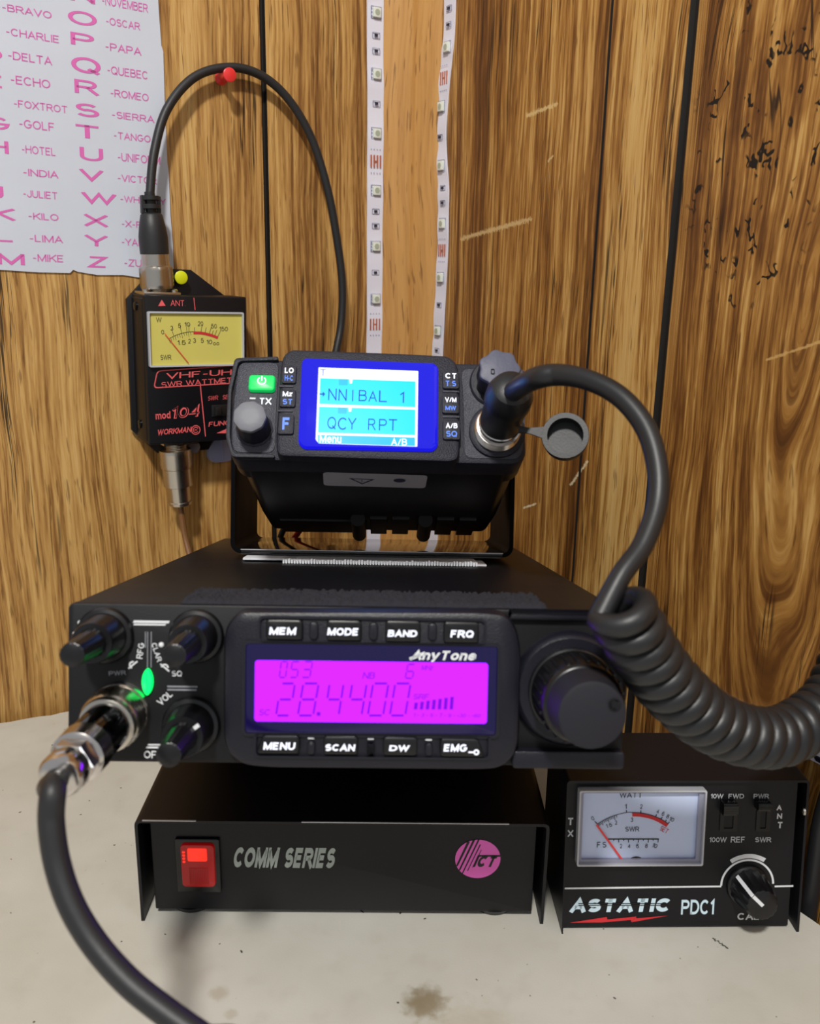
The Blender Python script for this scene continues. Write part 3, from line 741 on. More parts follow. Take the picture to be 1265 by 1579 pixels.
# face lettering
yt = YF-.0002
bm = BM()
def ptext(bm, fr, t, u0, v0, u1, v1, y, **k):
    x0, x1, z0, z1 = fr.box(u0, v0, u1, v1, y); bm.text(t, x0, x1, z0, z1, y, **k)
A1 = radians(2.2)
bm.flat([FWM.p(244, 472, yt), FWM.p(255.5, 471.5, yt), FWM.p(249.5, 462, yt)], yt)
ptext(bm, FWM, 'ANT.', 263, 462, 286, 472, yt)
bm.quadline(FWM.p(299, 459, yt), FWM.p(301, 478, yt), .0005, yt)
ptext(bm, FWM, 'VHF-UHF', 256, 571.5, 372, 581.5, yt, shear=.1, bold=.004, ang=A1)
ptext(bm, FWM, 'SWR WATTMETER', 249, 584, 376, 594, yt, ang=A1, bold=.004)
outer = [FWM.p(*q, yt) for q in ((242, 571.5), (236.5, 599), (385, 590), (385, 561))]
ro = roundpoly(outer, .003); ri = roundpoly(inset(outer, .0007), .0025)
va = [bm.v((x, yt, z)) for x, z in ro]; vb = [bm.v((x, yt, z)) for x, z in ri]
for i in range(len(va)): j = (i+1) % len(va); bm.f((va[i], va[j], vb[j], vb[i]))
bm.quadline(FWM.p(309, 594, yt), FWM.p(317, 673, yt), .0007, yt)
ptext(bm, FWM, 'mod', 240, 635, 263, 646, yt, bold=.02, ang=A1)
ptext(bm, FWM, 'SWR   SET', 321, 609, 356, 617, yt, shear=.2, ang=A1)
ptext(bm, FWM, 'FUNCTION', 322, 648, 384, 655, yt, shear=.2, bold=.01, ang=A1)
bm.flat([FWM.p(334, 668, yt), FWM.p(350, 668, yt), FWM.p(350, 661, yt)], yt)
cx, cz = FWM.p(302, 663, yt); bm.arcband(cx, cz, .0028, .0034, 0, 2*pi, yt); bm.arcband(cx, cz, .0016, .0021, .5, 5.6, yt); bm.quadline((cx-.001, cz), (cx+.001, cz), .0006, yt)
ptext(bm, FWM, '104', 265, 624, 308, 644, yt, shear=.2, bold=.028, ang=A1)
ptext(bm, FWM, 'WORKMAN', 243, 659, 295, 670, yt, bold=.018, ang=A1, shear=.2)
build('lettering', bm, 'salmon_print', wm, 'red lettering')
bm = BM()
for t_, q_, b0_, b1_ in (('104', (265, 624, 308, 644), .028, -.008),):
    ia, ib, ic, id_ = FWM.box(*q_, yt-.0001); d_ = (b0_-b1_)*3.4/2*(id_-ic); bm.text(t_, ia+d_*.8, ib-d_*.8, ic+d_, id_-d_, yt-.0001, b1_, .2, A1)
build('lettering_fill', bm, 'black_deep', wm)
# slide switch
x0, x1, z0, z1 = FWM.box(326, 624, 352, 642, YF); bm = BM(); bm.rr(x0, x1, z0, z1, .0005, YF-.001, YF+.001, .0003); bm.rr(x0+.002, x1-.006, z0+.001, z1-.001, .0004, YF-.003, YF, .0003); build('slide_switch', bm, 'black_deep', wm)
# threaded sockets
yc = -.020
ct = FWM.p(243, 447, yc); cb = FWM.p(272, 690, yc)
def flange(cx, cz, s_, nm='socket'):
    bm = BM(); bm.box((cx-.0125, yc-.0115, min(cz, cz+s_*.002)), (cx+.0125, yc+.0115, max(cz, cz+s_*.002)), .0005)
    pr = [(.002, .0082)]
    for k in range(6): pr += [(.002+k*.0016, .0084), (.0028+k*.0016, .0074)]
    bm.lathe(pr+[(.0125, .0078)], (cx, yc, cz), (0, 0, s_), 32); build(nm, bm, 'nickel', wm)
flange(ct[0], Z1, 1); flange(cb[0], Z0, -1)
for s_ in (-1, 1):
    bm = BM(); bm.lathe([(0, .0024), (.0014, .0024), (.002, .0012)], (ct[0]+s_*.0098, yc-.006, Z1+.002), (0, 0, 1), 16); build('screw', bm, 'nickel', wm)


def plug_profile(h0, r, knL):
    pr = [(h0, r)]
    n = max(6, int(knL/.0009))
    for k in range(n+1): pr.append((h0+.0005+knL*k/n, r))
    return pr


# upper plug with black boot and thin coax over the red pin
WX = FWM.W
tw = FWM.loc
cable = thing('coaxial_cable', 'thin black cable arching from the wattmeter over the red pin', 'cable', FWM)
ax = Vector((-.052, 0, 1)).normalized(); b0 = Vector((ct[0], yc, Z1+.0035))
pr = [(0, .0098), (.0005, .0106)]+[(.0006+.0140*k/11, .0106) for k in range(12)]+[(.0150, .0098), (.0156, .0092), (.0235, .0090)]
bm = BM(); bm.lathe(pr, b0, ax, 44, knurl=(.0012, .0142, .0006)); build('plug', bm, 'nickel', cable)
pr = [(.0225, .0085), (.0232, .0095), (.034, .0096), (.040, .0088), (.048, .0072), (.0492, .006), (.0498, .0035), (.0518, .0035), (.052, .0064), (.0548, .0064), (.055, .0035), (.0572, .0035), (.0575, .0060), (.0600, .0060), (.0602, .0035), (.0625, .0034)]
bm = BM(); bm.lathe(pr, b0, ax, 40)
for s_ in (-1, 1): bm.box((b0.x+ax.x*.055+s_*.0052-.0012, yc-.0022, b0.z+.0485), (b0.x+ax.x*.055+s_*.0052+.0012, yc+.0022, b0.z+.0600), .0004)
build('boot', bm, 'cable_rubber', cable)
tip = FWM.O+FWM.M @ (b0+ax*.060)
zt = (tip-CP).dot(FW)
def wallp(fr, u, v, off): q = fr.hit(u, v, 1, -off); return fr.O+fr.M @ q
path = [tuple(tip), tuple(wallp(FL, 238, 235, .017)), tuple(wallp(FL, 258, 168, .014)), tuple(wallp(FL, 300, 119, .0105)), tuple(wallp(FL, 354, 104, .0095)), tuple(wallp(FL, 402, 116, .0095)), tuple(wallp(FL, 444, 152, .010)), tuple(wallp(FL, 480, 212, .011)), tuple(wallp(FL, 505, 290, .012)),
        tuple(wallp(FL, 520, 370, .012)), tuple(wallp(FL, 528, 440, .012)), tuple(wallp(FL, 526, 500, .013)), tuple(wallp(FL, 518, 545, .016)), tuple(wallp(FL, 505, 620, .02)), tuple(wallp(FL, 500, 720, .03))]
bm = BM(); bm.tube([FWM.loc(Vector(p)) for p in catmull(path, 10)], .0030, 14); build('cord', bm, 'cable_rubber', cable)
# lower plug with brown coax
cab2 = thing('coaxial_plug', 'silver coaxial plug hanging below the wattmeter with thin brown lead', 'cable', FWM)
b1 = Vector((cb[0]-.001, yc, Z0-.0065)); ax = Vector((.075, .03, -1)).normalized()
pr = [(0, .0098), (.0005, .0109)]+[(.0006+.0130*k/10, .0109) for k in range(11)]+[(.0138, .0100), (.0142, .0103), (.027, .0103), (.0275, .0092), (.028, .0080), (.039, .0076), (.0395, .0084), (.0415, .0082), (.042, .006)]
bm = BM(); bm.lathe(pr, b1, ax, 44, knurl=(.0012, .0132, .0006)); build('plug', bm, 'nickel', cab2)
p0 = FWM.O+FWM.M @ (b1+ax*.041)
path = [tuple(p0), tuple(wallp(FL, 285, 825, .02)), tuple(wallp(FL, 296, 870, .03)), tuple(wallp(FL, 310, 940, .04)), (-.155, .585, .0035), (-.16, .56, .0035)]
bm = BM(); bm.tube([FWM.loc(Vector(p)) for p in catmull(path, 8)], .0022, 10); build('cord', bm, 'coax_brown', cab2)

# ================================================================ POWER SUPPLY
pa, pb = onz(218, 1420, 0), onz(838, 1425, 0)
yaw = math.atan2(pb.y-pa.y, pb.x-pa.x)
FP = Frame((pa+pb)/2, rot(yaw, 0))
psu = thing('power_supply', 'wide black metal power supply with red rocker switch under the transceiver', 'power supply', FP)
W2, HT, DP, TK = .1013, .0580, .235, .0015
bm = BM()                                            # folded hood, open at the front
o = roundpoly([(-W2, -.0), (-W2, HT), (W2, HT), (W2, -.0)][::-1], [.0002, .003, .003, .0002], 4)
i_ = roundpoly([(-W2+TK, -.0), (-W2+TK, HT-TK), (W2-TK, HT-TK), (W2-TK, -.0)][::-1], [.0002, .002, .002, .0002], 4)
def hood(bm, o, i_, yf, yb, shear=None):
    n = len(o); S = shear or (lambda x, y, z: (x, y, z))
    A = [bm.v(S(x, yf, z)) for x, z in o]; B = [bm.v(S(x, yf, z)) for x, z in i_]; C = [bm.v(S(x, yb, z)) for x, z in o]; D = [bm.v(S(x, yb, z)) for x, z in i_]
    for k in range(n-1):
        j = k+1
        bm.f((A[k], A[j], B[j], B[k])); bm.f((A[k], C[k], C[j], A[j])); bm.f((B[k], B[j], D[j], D[k])); bm.f((C[k], D[k], D[j], C[j]))
    bm.f((A[0], B[0], D[0], C[0])); bm.f((A[-1], C[-1], D[-1], B[-1]))
hood(bm, o, i_, 0, DP)
build('hood', bm, 'black_paint', psu)
YP = .0045
def px(u, v): return FP.p(u, v, YP)
zb = px(530, 1409)[1]
bm = BM(); bm.rr(-W2+.0062, W2-.0055, max(zb, .0035), HT-TK-.0001, .0006, YP, DP-.004, .0005); build('chassis', bm, 'black_satin', psu)
for xa_, xb_ in ((-W2+.004, -W2+.030), (-.02, W2-.02)):
    bm = BM(); bm.box((xa_, -.0002, HT-.0003), (xb_, .0006, HT+.00012)); build('wear_glint_edge', bm, 'wear_glint_metal', psu, 'bare worn metal along the front edge')
for x in (-W2+.023, W2-.024):
    for y in (YP+.012, DP-.02):
        bm = BM(); bm.lathe([(0, .0105), (.0008, .0108), (max(zb, .0035), .0125)], (x, y, 0), (0, 0, 1), 32); build('foot', bm, 'cable_rubber', psu)
x0, x1, z0, z1 = FP.box(273, 1290, 341, 1372, YP)
bm = BM(); bm.rr(x0, x1, z0, z1, .001, YP-.0022, YP+.001, .0008); sw = build('rocker_switch', bm, 'black_gloss', psu)
x0, x1, z0, z1 = FP.box(280, 1301, 332, 1366, YP-.003)
zm = z0+(z1-z0)*.55
bm = BM(); bm.rr(x0, x1, z0, z1, .0022, YP-.0042, YP-.001, .0008); build('lamp', bm, 'lamp_red', sw, 'glowing red rocker')
bm = BM(); bm.rr(x0+.0035, x1-.0035, zm+.0018, z1-.0016, .001, YP-.0046, YP-.004, .0003)
for k in range(4): bm.rr(x0+.001, x0+.0024, zm+.001+k*.0018, zm+.0022+k*.0018, .0004, YP-.0045, YP-.004)
build('lamp_glow', bm, 'lamp_red_hot', sw, 'bright orange-red upper half')
bm = BM()
for k in range(11): bm.box((x0+.004+k*.0009, YP-.0046, z0+.002), (x0+.0043+k*.0009, YP-.004, zm-.002))
build('lamp_ribs', bm, mat('lamp_red_dark', (120, 4, 8), .25, emis=(200, 10, 10), es=.12), sw)
bm = BM(); ptext(bm, FP, 'COMM SERIES', 361, 1307, 517, 1341, YP-.0003, bold=.042, shear=.18); build('lettering', bm, 'silver_print', psu, 'silver COMM SERIES lettering')
cx, cz = px(737, 1324); rr_ = abs(px(772, 1324)[0]-cx)
bm = BM(); pts = [(cx+rr_*cos(2*pi*k/48), cz+rr_*.98*sin(2*pi*k/48)) for k in range(48)]; bm.flat(pts, YP-.0003); bd = build('badge', bm, 'pink_print', psu, 'round pink ICT badge')
bm = BM(); yb_ = YP-.0004
for k, (u, w) in enumerate(((710, 5), (717, 4.2), (724, 3.2), (730, 2.2), (735.5, 1.4))):
    sl = .38; q0_ = px(u, 1324); d_ = Vector((sl, 1)).normalized(); off = (q0_[0]-cx)*d_.y
    hl = math.sqrt(max(0, (rr_*.985)**2-off*off))*(1, 1, 1, .75, .5)[k]; m_ = Vector((cx, cz))+Vector((d_.y, -d_.x))*off; wv = w*.00028
    a = m_+d_*hl; b = m_-d_*hl
    bm.flat([(b.x-wv*.35, b.y), (b.x+wv*.35, b.y), (a.x+wv*.5, a.y), (a.x-wv*.5, a.y)], yb_)
ptext(bm, FP, 'ICT', 733, 1319, 764, 1337, yb_, bold=.045, shear=.35)
bm.quadline(px(738, 1319), px(774, 1319), .001, yb_)
build('badge_lettering', bm, 'black_deep', bd)

# ================================================================ DESKTOP POWER METER
aa, ab = onz(867, 1440, 0), onz(1232, 1437, 0)
TA = radians(8.2)
FA = Frame((aa+ab)/2, rot(math.atan2(ab.y-aa.y, ab.x-aa.x), -0.0))
# slanted front frame: top leans back
FAs = Frame(FA.O, FA.M @ Matrix(((1, 0, 0), (0, cos(TA), sin(TA)), (0, -sin(TA), cos(TA)))))
FAs = Frame(FA.O, rot(math.atan2(ab.y-aa.y, ab.x-aa.x), TA))
ast = thing('power_meter', 'small black desktop power meter with white dial right of the power supply', 'meter', FAs)
# which way does the slant go: keep the fitted frame and build the hood upright in the table frame
toS = FAs.W.inverted() @ FA.W
W2, HH, DD = .0602, .0800, .058
def S(x, y, z):
    q = toS @ Vector((x, y - 0*z, z)); return q
front = lambda z: -tan(TA)*z if False else 0
hz = HH
o = roundpoly([(-W2, 0), (-W2, hz), (W2, hz), (W2, 0)][::-1], [.0002, .002, .002, .0002], 4)
i_ = roundpoly([(-W2+.0007, 0), (-W2+.0007, hz-.0012), (W2-.0012, hz-.0012), (W2-.0012, 0)][::-1], [.0002, .0012, .0012, .0002], 4)
bm = BM(); n = len(o)
def Sf(x, z): return Vector((x, 0, z))              # front rim lies in the slanted plane
def Sb(x, z):                                        # rear rim: straight back and flat on the desk
    q = FAs.W @ Vector((x, 0, z)); w = q + FA.M @ Vector((0, DD-(FA.loc(q)).y, 0)); return FAs.loc(w)
A = [bm.v(Sf(*p)) for p in o]; B = [bm.v(Sf(*p)) for p in i_]; C = [bm.v(Sb(*p)) for p in o]; D = [bm.v(Sb(*p)) for p in i_]
for k in range(n-1):
    j = k+1; bm.f((A[k], A[j], B[j], B[k])); bm.f((A[k], C[k], C[j], A[j])); bm.f((B[k], B[j], D[j], D[k])); bm.f((C[k], D[k], D[j], C[j]))
bm.f((A[0], B[0], D[0], C[0])); bm.f((A[-1], C[-1], D[-1], B[-1]))
build('hood', bm, 'black_paint', ast)
YA = .0025
pxa = lambda u, v: FAs.p(u, v, YA)
zb = FAs.p(1040, 1428, YA)[1]
xl, xr = FAs.p(868, 1420, YA)[0], FAs.p(1217, 1400, YA)[0]
xl = max(xl, -W2+.0008); xr = min(xr, W2-.0014)
zb = max(.0012, min(zb, .006))
bm = BM(); n4 = [(xl, zb), (xr, zb), (xr, hz-.0014), (xl, hz-.0014)]
A = [bm.v((x, YA, z)) for x, z in n4]; B = []
for x, z in n4:
    q = FAs.W @ Vector((x, YA, z)); w = q+FA.M @ Vector((0, DD-.002-FA.loc(q).y, 0)); w.z = max(w.z, .003); B.append(bm.v(FAs.loc(w)))
bm.f(A); bm.f(B[::-1])
for k in range(4): bm.f((A[(k+1) % 4], A[k], B[k], B[(k+1) % 4]))
build('front_panel', bm, 'black_satin', ast)
for x in (xl+.006, xr-.004):
    bm = BM(); q0 = FAs.W @ Vector((x, YA+.012, 0)); q0.z = 0
    bm.lathe([(0, .004), (.0042, .0045)], FAs.loc(q0), FAs.MT @ UP, 20); build('foot', bm, 'cable_rubber', ast)
bm = BM(); q = FAs.p(1218, 1251, YA*.5); bm.lathe([(0, .0022), (.001, .0020), (.0014, .001)], (W2-.0012, YA*.55, q[1]), (-1, 0, 0), 20); build('screw', bm, 'nickel', ast)
# dial
x0, x1, z0, z1 = FAs.box(891, 1217, 1086, 1333, YA-.003)
bm = BM(); bm.frame(rrect(x0, x1, z0, z1, .0008, 2), rrect(x0+.0008, x1-.0008, z0+.0008, z1-.0008, .0006, 2), YA-.0048, YA)
build('dial_frame', bm, 'case_clear', ast)
bm = BM(); bm.frame(rrect(x0+.0008, x1-.0008, z0+.0008, z1-.0008, .0008, 2), rrect(x0+.0024, x1-.0032, z0+.0026, z1-.0020, .0006, 2), YA-.0030, YA); build('dial_bezel', bm, mat('bezel_clear', (150, 152, 172), .15), ast)
bm = BM(); bm.rr(x0+.002, x1-.002, z0+.002, z1-.002, .0004, YA-.0012, YA+.0002); dial = build('dial', bm, 'meter_white', ast)
yk = YA-.0015
px2 = lambda u, v: FAs.p(u, v, yk)
bm = BM()
def cr(x, y): return 880+x/5.75, 1200+y/5.75           # crop coordinates of the dial
for t, x, y, h, asp, an in (('0', 198, 357, 38, .62, .5), ('1', 492, 250, 40, .4, 0), ('2', 628, 252, 40, .6, 0), ('4', 775, 294, 38, .6, -.25), ('6', 823, 316, 38, .6, -.3), ('8', 864, 340, 38, .6, -.35), ('10', 900, 365, 38, .55, -.4), ('1.5', 342, 418, 36, .5, .3), ('2', 404, 394, 36, .6, .15), ('3', 546, 370, 38, .6, 0), ('SWR', 550, 452, 52, .8, 0), ('F.S.', 282, 590, 50, .46, 0),
                       ('2', 448, 602, 38, .6, .1), ('4', 520, 602, 38, .6, .05), ('6', 596, 602, 38, .6, 0), ('8', 674, 600, 38, .6, -.1), ('10', 750, 598, 40, .55, -.4)):
    u, v = cr(x, y); mtext(bm, FAs, t, u, v, h/5.75, yk, asp, .004, 0, an)
ptext(bm, FAs, 'WATT', *cr(436, 124), *cr(636, 178), yk, bold=.004)
arc = [px2(*cr(*q)) for q in catmull([(240, 408), (310, 365), (390, 332), (495, 306), (560, 305), (630, 310), (720, 330), (800, 362), (865, 402)], 6)]
for a, b in zip(arc, arc[1:]): bm.quadline(a, b, .0003, yk)
for (xa, ya, xb, yb) in ((240, 408, 215, 380), (497, 306, 497, 282), (625, 310, 625, 286), (755, 345, 765, 320), (803, 364, 815, 345), (840, 388, 853, 370), (865, 405, 880, 388)):
    bm.quadline(px2(*cr(xa, ya)), px2(*cr(xb, yb)), .0004, yk)
for i in range(1, 14): p_ = arc[i]; bm.quadline(p_, (p_[0]+.0004, p_[1]-(.0022 if i % 4 == 0 else .0013)), .0003, yk)
bm.quadline(px2(*cr(325, 540)), px2(*cr(785, 540)), .0006, yk)
for k in range(11): bm.quadline(px2(*cr(340+k*44, 540)), px2(*cr(342+k*43.4, 570 if k % 2 == 0 else 556)), .0004, yk)
cx, cz = px2(*cr(580, 770)); bm.arcband(cx, cz, 0, .0046, .45, pi-.45, yk-.0001)
build('scale', bm, 'meter_ink', dial)
bm = BM()
A_ = [px2(*cr(*q)) for q in catmull([(548, 306), (630, 312), (720, 332), (800, 364), (868, 406)], 6)]
B_ = [px2(*cr(*q)) for q in catmull([(548, 338), (625, 342), (710, 360), (785, 392), (850, 432)], 6)]
for i in range(len(A_)-1): bm.flat([A_[i], B_[i], B_[i+1], A_[i+1]], yk-.0002)
u, v = cr(832, 458); mtext(bm, FAs, 'SET', u, v, 42/5.75, yk, .6, .004, 0, -.5)
build('red_arc', bm, 'red_print', dial)
bm = BM(); bm.quadline(px2(*cr(228, 405)), px2(*cr(455, 716)), .001, yk-.0008); build('needle', bm, 'needle_red', dial)
# lettering, lines
yt = YA-.0002
bm = BM(); ca = lambda x, y: (820+x/2.843, 1160+y/2.843)
for t, x0_, y0_, x1_, y1_ in (('10W', 786, 180, 842, 205), ('FWD', 864, 180, 932, 205), ('PWR', 974, 180, 1042, 205), ('100W', 780, 370, 856, 397), ('REF', 874, 370, 935, 397), ('SWR', 981, 370, 1052, 397)):
    ptext(bm, FAs, t, *ca(x0_, y0_), *ca(x1_, y1_), yt, bold=.012)
ptext(bm, FAs, 'SWR & POWER METER', *ca(243, 112), *ca(690, 136), yt, bold=.012)
build('switch_lettering', bm, 'grey_print', ast)
bm = BM()
for t, x0_, y0_, x1_, y1_ in (('T', 160, 287, 182, 319), ('X', 158, 340, 184, 372), ('A', 1075, 229, 1098, 255), ('N', 1077, 268, 1099, 292), ('T', 1080, 305, 1100, 333)):
    ptext(bm, FAs, t, *ca(x0_, y0_), *ca(x1_, y1_), yt, bold=.03)
ptext(bm, FAs, 'CAL', *ca(903, 700), *ca(998, 736), yt, bold=.025)
kc = FAs.p(*ca(945, 580), YA)
pz = FAs.p(*ca(140, 597), yt); pz2 = FAs.p(*ca(832, 588), yt); pz3 = FAs.p(*ca(1066, 588), yt); pz4 = FAs.p(*ca(1148, 586), yt)
bm.quadline(pz, pz2, .0009, yt); bm.quadline(pz3, pz4, .0009, yt)
rA = abs(FAs.p(*ca(1061, 580), yt)[0]-kc[0])
bm.arcband(kc[0], kc[1], rA-.0007, rA+.0003, radians(2), radians(182), yt, 40)
bm.arcband(kc[0], kc[1], rA+.0008, rA+.0030, radians(58), radians(126), yt, 20)
build('lettering', bm, 'white_print', ast)
bm = BM(); ptext(bm, FAs, 'ASTATIC', *ca(170, 632), *ca(604, 704), yt, bold=.05, shear=.15); build('brand_lettering', bm, 'ice_print', ast)
bm = BM()
for y_ in (663, 671): bm.quadline(FAs.p(*ca(205, y_), yt), FAs.p(*ca(606, y_), yt), .00045, yt-.0001)
build('brand_stripes', bm, 'black_deep', ast)
bm = BM(); ptext(bm, FAs, 'PDC1', *ca(657, 640), *ca(801, 711), yt, bold=.02); build('model_lettering', bm, 'ice_print', ast)
bm = BM(); bm.flat([FAs.p(*ca(*q), yt) for q in ((168, 746), (305, 738), (307, 746), (440, 744), (600, 716), (448, 728), (446, 720), (308, 722))], yt) if False else None
bm.flat([FAs.p(*ca(*q), yt) for q in ((168, 747), (330, 722), (332, 733), (304, 746))], yt)
bm.flat([FAs.p(*ca(*q), yt) for q in ((304, 746), (332, 733), (460, 720), (438, 744), (436, 735), (310, 746))], yt)
bm.flat([FAs.p(*ca(*q), yt) for q in ((438, 745), (460, 721), (458, 728), (600, 716))], yt)
build('lightning_mark', bm, 'red_print', ast, 'red lightning bolt stripe')
for (xa, ya, xb, yb, kn) in ((826, 222, 902, 345, (838, 222, 902, 310)), (985, 222, 1046, 345, (990, 222, 1050, 290))):
    x0, x1, z0, z1 = FAs.box(*ca(xa, ya), *ca(xb, yb), YA)
    bm = BM(); bm.frame(rrect(x0, x1, z0, z1, .0003, 1), rrect(x0+.002, x1-.002, z0+.0015, z1-.0015, .0003, 1), YA-.0006, YA+.0002); s_ = build('slide_switch', bm, 'black_deep', ast)
    x0, x1, z0, z1 = FAs.box(*ca(kn[0], kn[1]), *ca(kn[2], kn[3]), YA-.004)
    bm = BM(); bm.rr(x0, x1, z0+.004, z1, .0003, YA-.005, YA, .0003)
    for k in range(5): bm.box((x0, YA-.0056, z0+.005+k*(z1-z0-.006)/5), (x1, YA-.005, z0+.0058+k*(z1-z0-.006)/5))
    build('slider', bm, 'black_gloss', s_)
r_ = rA*.80
bm = BM(); bm.lathe([(0, r_), (.0008, r_), (.002, r_*.97), (.003, r_*.82), (.0032, r_*.78)], (kc[0], YA, kc[1]), n=64)
bm.lathe([(.003, r_*.90), (.0175, r_*.72), (.0187, r_*.69), (.0190, r_*.64)], (kc[0], YA, kc[1]), n=64, lobes=(16, .035)); kb = build('knob', bm, 'knob_rubber', ast)
bm = BM(); an = radians(136); yk_ = YA-.0193
bm.quadline((kc[0]+cos(an)*r_*.66, kc[1]+sin(an)*r_*.66), (kc[0], kc[1]), .0017, yk_)
nn_ = Vector((-sin(an), cos(an)))*.0009; e0_ = Vector((kc[0]+cos(an)*r_*.75, kc[1]+sin(an)*r_*.75)); e1_ = Vector((kc[0]+cos(an)*r_*.93, kc[1]+sin(an)*r_*.93))
bm.f([bm.v((e0_.x-nn_.x, YA-.0192, e0_.y-nn_.y)), bm.v((e0_.x+nn_.x, YA-.0192, e0_.y+nn_.y)), bm.v((e1_.x+nn_.x, YA-.004, e1_.y+nn_.y)), bm.v((e1_.x-nn_.x, YA-.004, e1_.y-nn_.y))])
bm.quadline((e0_.x, e0_.y), (kc[0]+cos(an)*r_*.68, kc[1]+sin(an)*r_*.68), .0018, YA-.0192)
build('pointer', bm, 'white_print', kb)

# ================================================================ TRANSCEIVER (large radio)
FRD = Frame((-.0224145, .31226489, .134308), rot(.0319513, .22712551, .00795113))
RW, RH, RL = .107, .0608, .3324
rd = thing('transceiver', 'large black radio transceiver with glowing magenta display and chrome knobs side', 'radio', FRD)
rd['label'] = 'large black tilted radio transceiver with glowing magenta display on the power supply'
bm = BM(); bm.rr(-RW, RW, 0, RH, .0022, .004, RL, .0006); build('case', bm, 'black_satin', rd)
bm = BM(); bm.rr(-RW-.0002, RW+.0002, -.0002, RH+.0002, .0024, 0, .0045, .0008); build('front_panel', bm, 'radio_face', rd)
# mount plate underneath, standing on the supply
bm = BM(); pz_ = .0583
def under(x, y): 
    q = FRD.W @ Vector((x, y, 0)); return FRD.loc(Vector((q.x, q.y, pz_))) 
for s_ in (-1, 1):
    a_, b_ = (s_*.085, .165), (s_*.085, .255)
    p4 = [Vector((a_[0], a_[1], .0)), Vector((b_[0], b_[1], .0)), under(*b_), under(*a_)]
    q4 = [p+Vector((.002, 0, 0)) for p in p4]; A = [bm.v(p) for p in p4]; B = [bm.v(p) for p in q4]
    bm.f(A); bm.f(B[::-1])
    for k in range(4): bm.f((A[k], A[(k+1) % 4], B[(k+1) % 4], B[k]))
build('mounting_bracket', bm, 'black_paint', rd)
pr_ = lambda u, v, y=0.0: FRD.p(u, v, y)
# centre bezel (raised)
YB = -.0085
px_b = [(372, 940), (352, 960), (346, 985), (346, 1135), (352, 1158), (376, 1178), (420, 1182), (735, 1185), (770, 1183), (792, 1166), (800, 1140), (803, 1000), (796, 966), (780, 945), (740, 941)]
pts = roundpoly([FRD.p(u, v, YB*.6) for u, v in px_b], .004, 4)
bm = BM(); bm.prism(pts, YB, .002, .0028); bz = build('centre_bezel', bm, 'radio_plastic', rd)
# top and lower lips running to the right
x0, x1, z0, z1 = FRD.box(785, 941, 944, 952, -.002); bm = BM(); bm.rr(x0, RW, z0, RH, .0012, -.003, .001, .001); build('upper_lip', bm, 'radio_plastic', rd)
x0, x1, z0, z1 = FRD.box(790, 1157, 955, 1183, -.003); bm = BM(); bm.rr(x0, RW, 0, z1, .0015, -.0045, .001, .001); build('lower_lip', bm, 'radio_plastic', rd)
# display
x0, x1, z0, z1 = FRD.box(379, 994, 766, 1131, YB)
bm = BM(); bm.frame(rrect(x0-.0012, x1+.0012, z0-.0012, z1+.0012, .002), rrect(x0, x1, z0, z1, .0014), YB-.0012, YB+.001); build('display_frame', bm, 'radio_plastic', rd)
YD = YB-.0009
bm = BM(); bm.rr(x0, x1, z0, z1, .0014, YD, YB+.001, .0003); dp = build('display_window', bm, 'lcd_border_dim', rd)
x0, x1, z0, z1 = FRD.box(393, 1020, 752, 1114, YD)
bm = BM(); bm.rr(x0, x1, z0, z1, .0012, YD-.0003, YD+.0002); build('screen', bm, 'lcd_magenta', dp, 'glowing magenta screen')
ys = YD-.0005
SEG = {'0': 'abcdef', '1': 'bc', '2': 'abged', '3': 'abgcd', '4': 'fgbc', '5': 'afgcd', '6': 'afgedc', '8': 'abcdefg'}
def c6(x, y): return 360+x/2.875, 920+y/2.875
def seg7(bm, fr, ch, x0, y0, x1, y1, wv, wh, y):
    """segments in crop coordinates, slanted"""
    ym = (y0+y1)/2; sl = (x1-x0)*.18
    def q(x, yy): return fr.p(*c6(x+sl*(ym-yy)/(y1-y0)*2, yy), y)
    g_ = (y1-y0)*.05
    S_ = {'a': (x0+g_, y0, x1-g_, y0), 'd': (x0+g_, y1, x1-g_, y1), 'g': (x0+g_, ym, x1-g_, ym), 'f': (x0, y0+g_, x0, ym-g_), 'e': (x0, ym+g_, x0, y1-g_), 'b': (x1, y0+g_, x1, ym-g_), 'c': (x1, ym+g_, x1, y1-g_)}
    for s_ in SEG[ch]:
        a, b_, c, d = S_[s_]; bm.quadline(q(a, b_), q(c, d), (wh if s_ in 'adg' else wv)*.000092, y)
bm = BM()
for ch, xa, xb in (('2', 200, 262), ('8', 298, 366), ('4', 416, 478), ('4', 516, 580), ('0', 608, 676), ('0', 706, 774)): seg7(bm, FRD, ch, xa, 385, xb, 527, 7, 8, ys)
bm.flat([FRD.p(*c6(*q), ys) for q in ((370, 512), (370, 528), (386, 528), (386, 512))], ys)
for ch, xa, xb in (('0', 208, 236), ('5', 256, 288), ('3', 310, 345)): seg7(bm, FRD, ch, xa, 288, xb, 358, 4, 5, ys)
seg7(bm, FRD, '6', 768, 300, 800, 362, 4, 5, ys)
for k in range(7):
    xk = 800+k*26.5; hk = 30+k*4.2; bm.flat([FRD.p(*c6(*q), ys) for q in ((xk, 500), (xk+15, 500), (xk+19, 500-hk), (xk+4, 500-hk))], ys)
for t, a, b_, c, d in (('NB', 575, 336, 628, 364), ('MHz', 836, 304, 886, 326), ('SRF', 800, 432, 866, 456), ('SC', 116, 500, 160, 526), ('1 - 3 - 5 - 7 - 9 - +30 - +60', 800, 518, 1096, 534)): ptext(bm, FRD, t, *c6(a, b_), *c6(c, d), ys, shear=.2)
build('screen_digits', bm, 'lcd_magenta_ink', dp, 'violet 28.4400 frequency digits')
